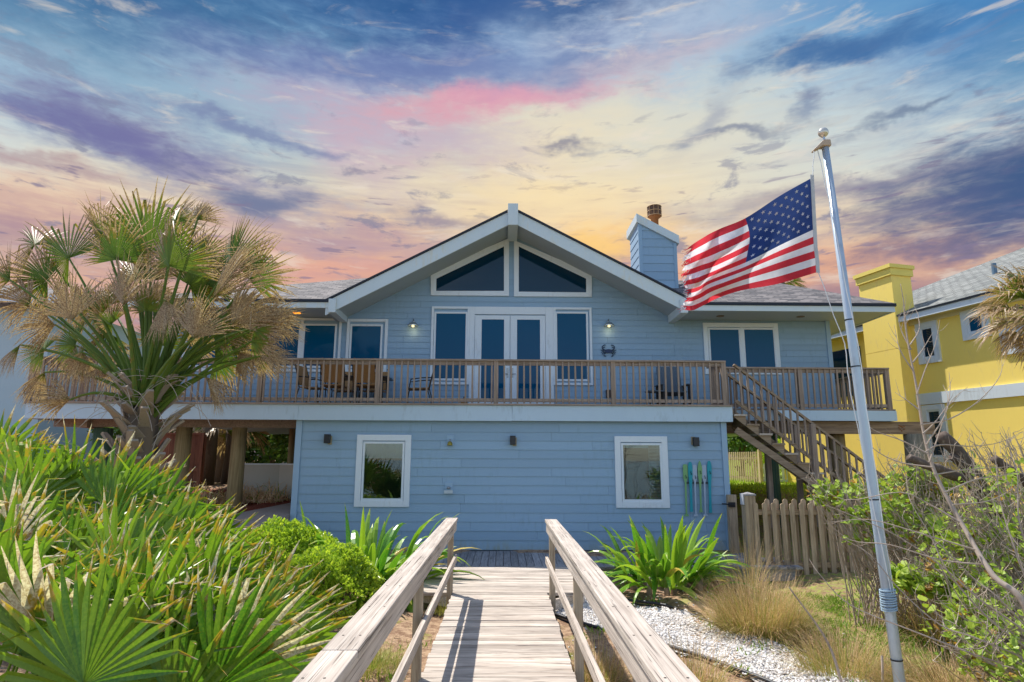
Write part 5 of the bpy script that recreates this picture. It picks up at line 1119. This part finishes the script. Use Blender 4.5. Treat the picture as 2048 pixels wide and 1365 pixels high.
while i < 9000:
    x, y = rr(-3.2, 7.5), rr(4.2, 11.6)
    if onbw(x, y) or (inpoly(x, y, PEB) and random.random() < .72): continue
    i += 1; z = H(x, y)+(.05 if inpoly(x, y, PEB) else .012); a = rr(0, 6.28); d = Vector((math.cos(a), math.sin(a), rr(-.1, .3))); nn = (Vector((0, 0, 1))+rdir()*.5).normalized(); s = d.cross(nn).normalized(); L = rr(.02, .09); w_ = rr(.002, .010)
    m.add([Vector((x, y, z))-s*w_, Vector((x, y, z))+s*w_, Vector((x, y, z))+d*L+s*w_*.4, Vector((x, y, z))+d*L-s*w_*.4], [(0, 1, 2, 3)], 0, [(.9, rr(0, .6), rr(0, 1), 1)]*4)
m.build('leaf_litter', leafmat('litter', (130, 100, 60), (170, 140, 100), (176, 146, 112), (104, 72, 50), .1, .8, .5, .2, (120, 80, 50), .5), attr=True, label='dry leaf litter and twigs over the sandy ground', cat='leaf litter', kind='stuff')
m = MB(); i = 0
spots = [(rr(-3.3, 7.5), rr(4.4, 11.4)) for _ in range(95)]+[(rr(3.2, 7), rr(5.6, 10.5)) for _ in range(420)]+[(rr(-1.9, -.9), rr(4.8, 8.5)) for _ in range(30)]+[(rr(2.3, 4.4), rr(6, 10)) for _ in range(30)]
for sx, sy in spots:
    if onbw(sx, sy) or (inpoly(sx, sy, PEB) and random.random() < .75): continue
    for k in range(int(rr(12, 40))):
        x, y = sx+random.gauss(0, .10), sy+random.gauss(0, .10); a = rr(0, 6.28); el_ = rr(.5, 1.4); d = Vector((math.cos(a)*math.cos(el_), math.sin(a)*math.cos(el_), math.sin(el_))); nn = rdir()
        leaf(m, Vector((x, y, H(x, y)+.01)), d, d.cross(nn).normalized(), rr(.04, .13), rr(.008, .022), rr(0, 1))
m.build('weeds', L_WEED, attr=True, label='low green weeds and grass seedlings scattered over the beds', cat='weeds', kind='stuff')
# sunny lawn beyond the stairs
m = MB()
for i in range(5200):
    x, y = rr(4.9, 14), rr(17.6, 27); z = H(x, y); a = rr(0, 6.28); s = Vector((math.cos(a), math.sin(a), 0))*.02; h = rr(.05, .14)
    m.add([Vector((x, y, z))-s, Vector((x, y, z))+s, Vector((x+rr(-.05, .05), y+rr(-.05, .05), z+h))], [(0, 1, 2)], 0, [(.2, 0, rr(0, 1), 1)]*3)
m.build('lawn_grass', leafmat('lawn', (110, 150, 30), (168, 190, 50), (190, 180, 70), (170, 150, 60), .35, .5, 1.2), attr=True, label='bright sunlit lawn grass behind the staircase', cat='grass', kind='stuff')
# clump of dry fern-like plants by the pilings
def dry_clump(px, py, Y, n, R, lab):
    c = at(px, py, Y); gz = H(c.x, Y); m = MB()
    for i in range(n):
        x, y = c.x+rr(-R, R), Y+rr(-.5, .5); b = Vector((x, y, gz)); strap(m, b, rr(0, 6.28), rr(.3, 1.5), rr(.2, .6), rr(.012, .03), rr(.8, 3.5), rr(0, 1), rr(-1, 1), 6, dry=0. if random.random() < .12 else .9)
    m.build('dry_plant', leafmat('dry_straps', (120, 150, 60), (160, 170, 70), (246, 222, 190), (200, 154, 114), .35, .7, .9) if 'dry_straps' not in bpy.data.materials else bpy.data.materials['dry_straps'], attr=True, base=(c.x, Y, gz), label=lab, cat='dry plant', group='withered plants round the pilings')  # leaf colours whitened in place of sunlight that never reaches under the deck
dry_clump(425, 985, 15.2, 420, .85, 'withered tan plants left of the slanting deck piling'); dry_clump(525, 985, 15.4, 300, .5, 'withered tan plants right of the slanting deck piling')

# ---- trees and shrubs behind the house (seen under and beside the deck)
def tree(name, px, py, Y, R, n, L, mt, lab, cat='tree', group=None, trunk=.16):
    c = at(px, py, Y); gz = H(c.x, Y); r = empty(name, (c.x, Y, gz), lab, cat, group); m = MB(); lobes = [(Vector((c.x, Y, c.z)), 1.)]+[(Vector((c.x+rr(-1, 1)*R[0]*.7, Y+rr(-1, 1)*R[1]*.7, c.z+rr(-.7, .8)*R[2])), rr(.35, .6)) for _ in range(8)]
    for i in range(n):
        o, k = random.choice(lobes); v = rdir(); q = k*rr(.6, 1.05)*lump(v, px); p = o+Vector((v.x*R[0]*q, v.y*R[1]*q, v.z*R[2]*q))
        if p.z < gz: continue
        for j in range(3): leaf(m, p+rdir()*L*.6, (v+rdir()).normalized(), (v+rdir()*.7).normalized(), L*rr(.7, 1.3), L*.5, rr(0, 1))
    m.build('crown', mt, r, attr=True)
    m = MB(); m.tube([(c.x, Y, gz-.1), (c.x+.05, Y, (gz+c.z)/2), (c.x, Y, c.z+R[2]*.4)], [trunk, trunk*.8, trunk*.4], 10)
    for i in range(5): a = i*1.3; m.tube([(c.x, Y, lerp(gz, c.z, .6)), (c.x+math.cos(a)*R[0]*.6, Y+math.sin(a)*R[1]*.6, c.z+R[2]*.3)], [trunk*.4, .03], 6)
    m.build('trunk', M_BROWN, r, smooth=True)
for a in ((545, 860, 26, (2.6, 1.5, 1.9), 2600, .22, 'dense dark tree filling the gap under the deck beside the blue corner'), (470, 850, 27, (2.2, 1.5, 2.0), 2200, .22, 'dark leafy tree behind the slanting piling'),
          (380, 850, 26, (2.2, 1.5, 1.6), 1900, .22, 'leafy tree behind the reddish board fence'), (290, 880, 21, (1.6, 1.2, 1.4), 1500, .18, 'leafy tree seen just left of the palm trunk'), (650, 860, 24, (2.6, 1.5, 1.9), 900, .22, 'dark leafy tree mostly hidden behind the lower blue wall')):
    tree('leafy_tree', *a[:5], a[5], L_DRK, a[6], group='trees behind the deck')
c = at(1700, 925, 25); round_shrub('clipped_hedge', Vector((c.x, 25, 1.75)), (1.5, 1.1, 1.0), 3000, .09, .055, L_BOX, 'round clipped green hedge ball right of the piling, before the truck', group='clipped hedges', k=1.)
c = at(1590, 925, 25); round_shrub('clipped_hedge', Vector((c.x, 25.2, 1.7)), (1.5, 1.1, 1.0), 2600, .09, .055, L_BOX, 'round clipped green hedge ball seen between the stair balusters', group='clipped hedges', k=3.)
tree('leafy_tree', 1480, 870, 33, (3.2, 2, 1.6), 1600, .28, L_DRK, 'shaded leafy tree beyond the weathered back fence', group='trees behind the deck')
tree('leafy_tree', 1610, 862, 36, (3.6, 2, 1.6), 1600, .28, L_DRK, 'leafy tree far behind the stairs, above the hedge balls', group='trees behind the deck')
tree('leafy_tree', 1840, 880, 50, (4, 2, 2.0), 900, .35, L_DRK, 'distant leafy tree beyond the parked pickup', group='trees behind the deck')
def fan_palm(name, px, py, Y, R, n, lab, dry=.3, rt=.16, droopy=1.0, seg=20, cat='palm tree', group=None, down=.9):
    c = at(px, py, Y); gz = H(c.x, Y); r = empty(name, (c.x, Y, gz), lab, cat, group); m = MB(); m.tube([(c.x, Y, gz-.1), (c.x+.05, Y, lerp(gz, c.z, .5)), (c.x, Y, c.z)], [rt*1.15, rt, rt*1.05], 12); m.build('trunk', M_BROWN, r, smooth=True)
    for i in range(n):
        a = i*2.4+rr(-.3, .3); el_ = lerp(1.3, -down, (i+.5)/n); o = Vector((math.cos(a)*math.cos(el_), math.sin(a)*math.cos(el_), math.sin(el_))); h = c+o*R*.5
        frond(r, L_SAB, c.copy(), h, o+Vector((0, 0, -.25)), R*rr(.6, .75), nseg=seg, phi=1.5, dry=dry*(.3+1.3*i/n)*.62, droop=.6*droopy, r0=.03, r1=.012, sag=.05, tilt=(rr(-.4, .4), rr(-.4, .4), 1), cup=.3, curl=.8)
fan_palm('fan_palm', 2092, 628, 12.5, 1.25, 34, 'shaggy fan palm crown at the right edge before the yellow house', .65, .2, 1.4, 30)
fan_palm('fan_palm', 1560, 560, 28, 1.3, 14, 'distant fan palm whose crown shows above the blue house roof', .5, .18, 1.4, 14)
for px, Y, lab in ((422, 20, 'shaggy palm trunk nearest the reddish board fence under the deck'), (468, 20.6, 'shaggy palm trunk just left of the slanting piling'), (447, 22, 'shaggy palm trunk between the two nearer ones under the deck')):
    fan_palm('background_palm', px, 835, Y, 1.4, 10, lab, .5, .22, 1.2, 14, group='palms under and behind the deck', down=1.0)

# ---- tangled fig thicket and bare sapling at the right
def P3(pts, Y=None): return [at(x, y, yy) for x, y, yy in pts]
def smooth_path(P_, k=5): return [cr_(P_, i/(k*(len(P_)-1))) for i in range(k*(len(P_)-1)+1)]
sp = empty('bare_sapling', tuple(at(2100, 1290, 5.2)), 'slender bare sapling leaning left across the yellow house', 'sapling')
sp.location.z = H(sp.location.x, sp.location.y)
m = MB(); pth = smooth_path([Vector(sp.location)]+P3([(2055, 1222, 5.3), (1985, 1150, 5.5), (1925, 1050, 5.8), (1872, 950, 6.0), (1848, 870, 6.1), (1832, 770, 6.2), (1815, 680, 6.3), (1808, 610, 6.3), (1801, 568, 6.3)])); n_ = len(pth)
m.tube(pth, [lerp(.034, .003, (i/(n_-1))**.7) for i in range(n_)], 8); m.build('trunk', M_TWIG, sp, smooth=True)
SB = [((1841, 850), (1900, 838), (1960, 800), (2000, 752), (2004, 715)), ((1833, 790), (1850, 740), (1870, 690), (1880, 640)), ((1828, 745), (1800, 700), (1788, 650)), ((1822, 700), (1802, 660), (1796, 630)), ((1826, 725), (1845, 700), (1866, 665)),
      ((1846, 868), (1870, 845), (1905, 800), (1935, 775)), ((1850, 905), (1880, 890), (1940, 893), (2000, 885), (2048, 862)), ((1856, 908), (1800, 880), (1750, 862), (1722, 838)), ((1865, 935), (1800, 925), (1750, 900), (1716, 860)),
      ((1868, 950), (1930, 940), (2000, 935), (2050, 933)), ((1852, 890), (1890, 830), (1900, 780), (1898, 745)), ((1838, 820), (1812, 800), (1790, 785)), ((1858, 925), (1880, 860), (1896, 800), (1886, 770)), ((1818, 700), (1810, 650), (1806, 595)),
      ((1820, 690), (1838, 660), (1836, 628)), ((1890, 985), (1950, 960), (2010, 950), (2052, 940)), ((1905, 1010), (1985, 1000), (2052, 960)), ((1920, 1045), (1860, 1010), (1800, 985), (1690, 1000), (1620, 960)), ((1950, 1100), (1850, 1070), (1740, 1040), (1660, 1045)), ((1970, 1130), (1880, 1120), (1780, 1090), (1700, 1080), (1640, 1030))]
for b in SB:
    yb_ = 6.0 if b[0][1] < 960 else 5.6
    m = MB(); q = smooth_path([at(x, y, yb_+.0+rr(-.05, .05)+(i*.06)) for i, (x, y) in enumerate(b)], 4); k_ = len(q); m.tube(q, [lerp(.008, .0018, i/(k_-1)) for i in range(k_)], 5)
    for j in range(3):
        i0 = int(rr(.3, .9)*k_); a = q[i0]; d = (q[min(i0+1, k_-1)]-q[i0-1]).normalized(); d = (d+rdir()*.8).normalized(); m.tube([a, a+d*.07, a+d*.15+Vector((0, 0, .03))], [.003, .002, .001], 4)
    m.build('branch', M_TWIG, sp)
# heavy pruned limbs
pr_ = empty('pruned_tree', tuple(at(2110, 1130, 8.0)), 'old pruned tree with thick cut limbs in front of the yellow house', 'tree'); pr_.location.z = H(pr_.location.x, pr_.location.y)
for pts, r0, r1 in (([(2110, 1200, 8), (2048, 1120, 8), (1975, 1010, 8), (1930, 925, 8), (1880, 868, 8)], .16, .075), ([(2020, 1080, 8.1), (1960, 985, 7.9), (1905, 950, 7.8), (1850, 930, 7.7), (1818, 915, 7.7)], .08, .045), ([(2100, 1010, 8.2), (2048, 962, 8.2), (2010, 935, 8.2), (1988, 916, 8.2)], .07, .05), ([(1960, 985, 8), (1935, 940, 8), (1906, 915, 7.9)], .06, .05)):
    m = MB(); q = smooth_path([at(*p_) for p_ in pts], 6); k_ = len(q); q = [v+rdir()*.008 for v in q]; m.tube(q, [lerp(r0, r1, i/(k_-1))*rr(.92, 1.08) for i in range(k_)], 12); m.build('limb', M_LIMB, pr_, smooth=True)
def thicket(label, blobs, nl, ntw, Ls=.075, tw_up=.5, base=None, mt=L_FIG):
    cs = [(at(px, py, Y), rx_, rz_) for px, py, Y, rx_, rz_ in blobs]; cx_ = sum(c.x for c, _, _ in cs)/len(cs); cy_ = sum(c.y for c, _, _ in cs)/len(cs); gz = H(cx_, cy_)
    r = empty('fig_shrub', (cx_, cy_, gz), label, 'shrub', 'tangled shrubs by the flagpole'); mf = MB(); mt_ = MB()
    for i in range(ntw):
        c, rx_, rz_ = random.choice(cs); end = c+Vector((rr(-1, 1)*rx_, rr(-.7, .7)*rx_, rr(-.8, 1.15)*rz_)); bx_ = lerp(cx_, c.x, rr(.2, 1))+rr(-.1, .9); by_ = c.y+rr(-.3, .3); b = Vector((bx_, by_, H(bx_, by_))); md_ = b.lerp(end, .5)+Vector((rr(-.1, .4), rr(-.15, .15), rr(-.15, .15)))
        q = smooth_path([b, md_, end, end+Vector((rr(-.1, .06), rr(-.05, .05), rr(.03, .22)))], 4); k_ = len(q); mt_.tube(q, [lerp(.009, .002, j/(k_-1)) for j in range(k_)], 4)
        for j in range(2):
            a = q[int(rr(.5, .95)*k_)]; d = (rdir()+Vector((-.2, 0, .6))).normalized(); mt_.tube([a, a+d*.09, a+d*.2+Vector((0, 0, .03))], [.004, .003, .0012], 4)
    for i in range(nl):
        c, rx_, rz_ = random.choice(cs); v = rdir()*rr(.3, 1.1); p = c+Vector((v.x*rx_, v.y*rx_*.7, v.z*rz_))
        if p.z < gz+.02: continue
        tn = rr(0, 1); dr = 0. if random.random() < .95 else .9
        for k in range(3):
            d = (rdir()+Vector((0, -.2, .25))).normalized(); nn = (Vector((rr(-.6, .6), rr(-.9, .1), 1))).normalized(); s = d.cross(nn).normalized(); L = Ls*rr(.6, 1.25); W = L*.42; pp = p+rdir()*.05
            mf.add([pp, pp+d*L*.3-s*W*.8, pp+d*L*.75-s*W+nn*.006, pp+d*L, pp+d*L*.75+s*W+nn*.006, pp+d*L*.3+s*W*.8], [(0, 1, 2, 3), (0, 3, 4, 5)], 0, [(.3, dr, min(1, tn*.7+rr(0, .3)), 1)]*6)
    mf.build('foliage', mt, r, attr=True); mt_.build('twig', M_TWIG, r); return r
thicket('leafy fig shrub in front of the lower stairs, left of the flagpole', [(1690, 1000, 8.6, .42, .28), (1650, 990, 8.8, .22, .16), (1735, 1050, 8.4, .3, .28), (1760, 985, 8.8, .3, .2)], 190, 90, .085)
thicket('leafy fig shrub just right of the flagpole under the thick piling', [(1820, 960, 8.4, .35, .22), (1880, 970, 8.3, .3, .22), (1800, 1020, 8.2, .35, .3), (1850, 1060, 8.0, .4, .3)], 210, 110, .09)
thicket('dense tangle of twigs and leaves at the right edge of the garden', [(1960, 1060, 7.2, .5, .4), (2030, 1100, 7.0, .5, .5), (1900, 1120, 7.2, .4, .35), (2000, 980, 7.6, .5, .4), (1990, 1190, 6.6, .45, .3)], 340, 220, .075)
thicket('low broad leaved shrub behind the rope coil of the flagpole', [(1830, 1160, 7.6, .35, .16), (1890, 1175, 7.4, .35, .15), (1930, 1240, 6.8, .4, .2)], 260, 20, .10)
thicket('leafy shrub in the lower right corner of the garden', [(1990, 1270, 6.0, .4, .25), (2040, 1330, 5.6, .4, .25), (1960, 1320, 6.0, .3, .15)], 170, 60, .06)
thicket('bare budding twigs standing before the yellow wall at the right edge', [(1960, 940, 8.6, .5, .25), (2030, 930, 8.6, .5, .3), (2000, 1000, 8.4, .4, .3)], 15, 120, .04)
# long arching stems sweeping across the lower right
sw = empty('arching_bramble', tuple(at(2120, 1400, 5.0)), 'long thin bare stems arching left across the grass behind the flagpole', 'bramble'); sw.location.z = H(sw.location.x, sw.location.y)
for b in (((2100, 1370), (1950, 1310), (1820, 1260), (1700, 1210), (1640, 1150), (1618, 1118)), ((2080, 1300), (1960, 1200), (1880, 1130), (1790, 1070), (1700, 1030), (1650, 1010)), ((2080, 1330), (1980, 1240), (1900, 1150), (1860, 1070), (1820, 1000), (1812, 950)), ((2080, 1345), (1960, 1280), (1880, 1250), (1800, 1180), (1740, 1110), (1690, 1080)), ((2090, 1310), (2000, 1200), (1950, 1160), (1880, 1090), (1830, 1060)), ((2080, 1250), (2030, 1100), (2000, 1000), (1990, 900)), ((2090, 1200), (2040, 1050), (2035, 950), (2020, 905))):
    m = MB(); q = smooth_path([Vector(sw.location)]+[at(x, y, 5.5+i*.12) for i, (x, y) in enumerate(b)], 5); k_ = len(q); m.tube(q, [lerp(.011, .002, i/(k_-1)) for i in range(k_)], 5); m.build('branch', M_TWIG, sw)
# dead stalks stuck in the grass
for a, b, c_, lab in (((1578, 1175), (1655, 1285), (1690, 1372), 'long bent dead cane leaning across the pebble edge'), ((1764, 1312), (1765, 1345), (1766, 1400), 'short upright cut cane left of the flagpole foot')):
    q0, q1, q2 = at(*a, 6.4), at(*b, 6.35), at(*c_, 6.3); q2.z = H(q2.x, q2.y)-.05; m = MB(); m.tube(smooth_path([q0, q1, q2], 6), [.006+.0008*i for i in range(13)] if a[0] < 1700 else .012, 6); m.build('dead_cane', M_TWIG, base=tuple(q2), label=lab, cat='cane')
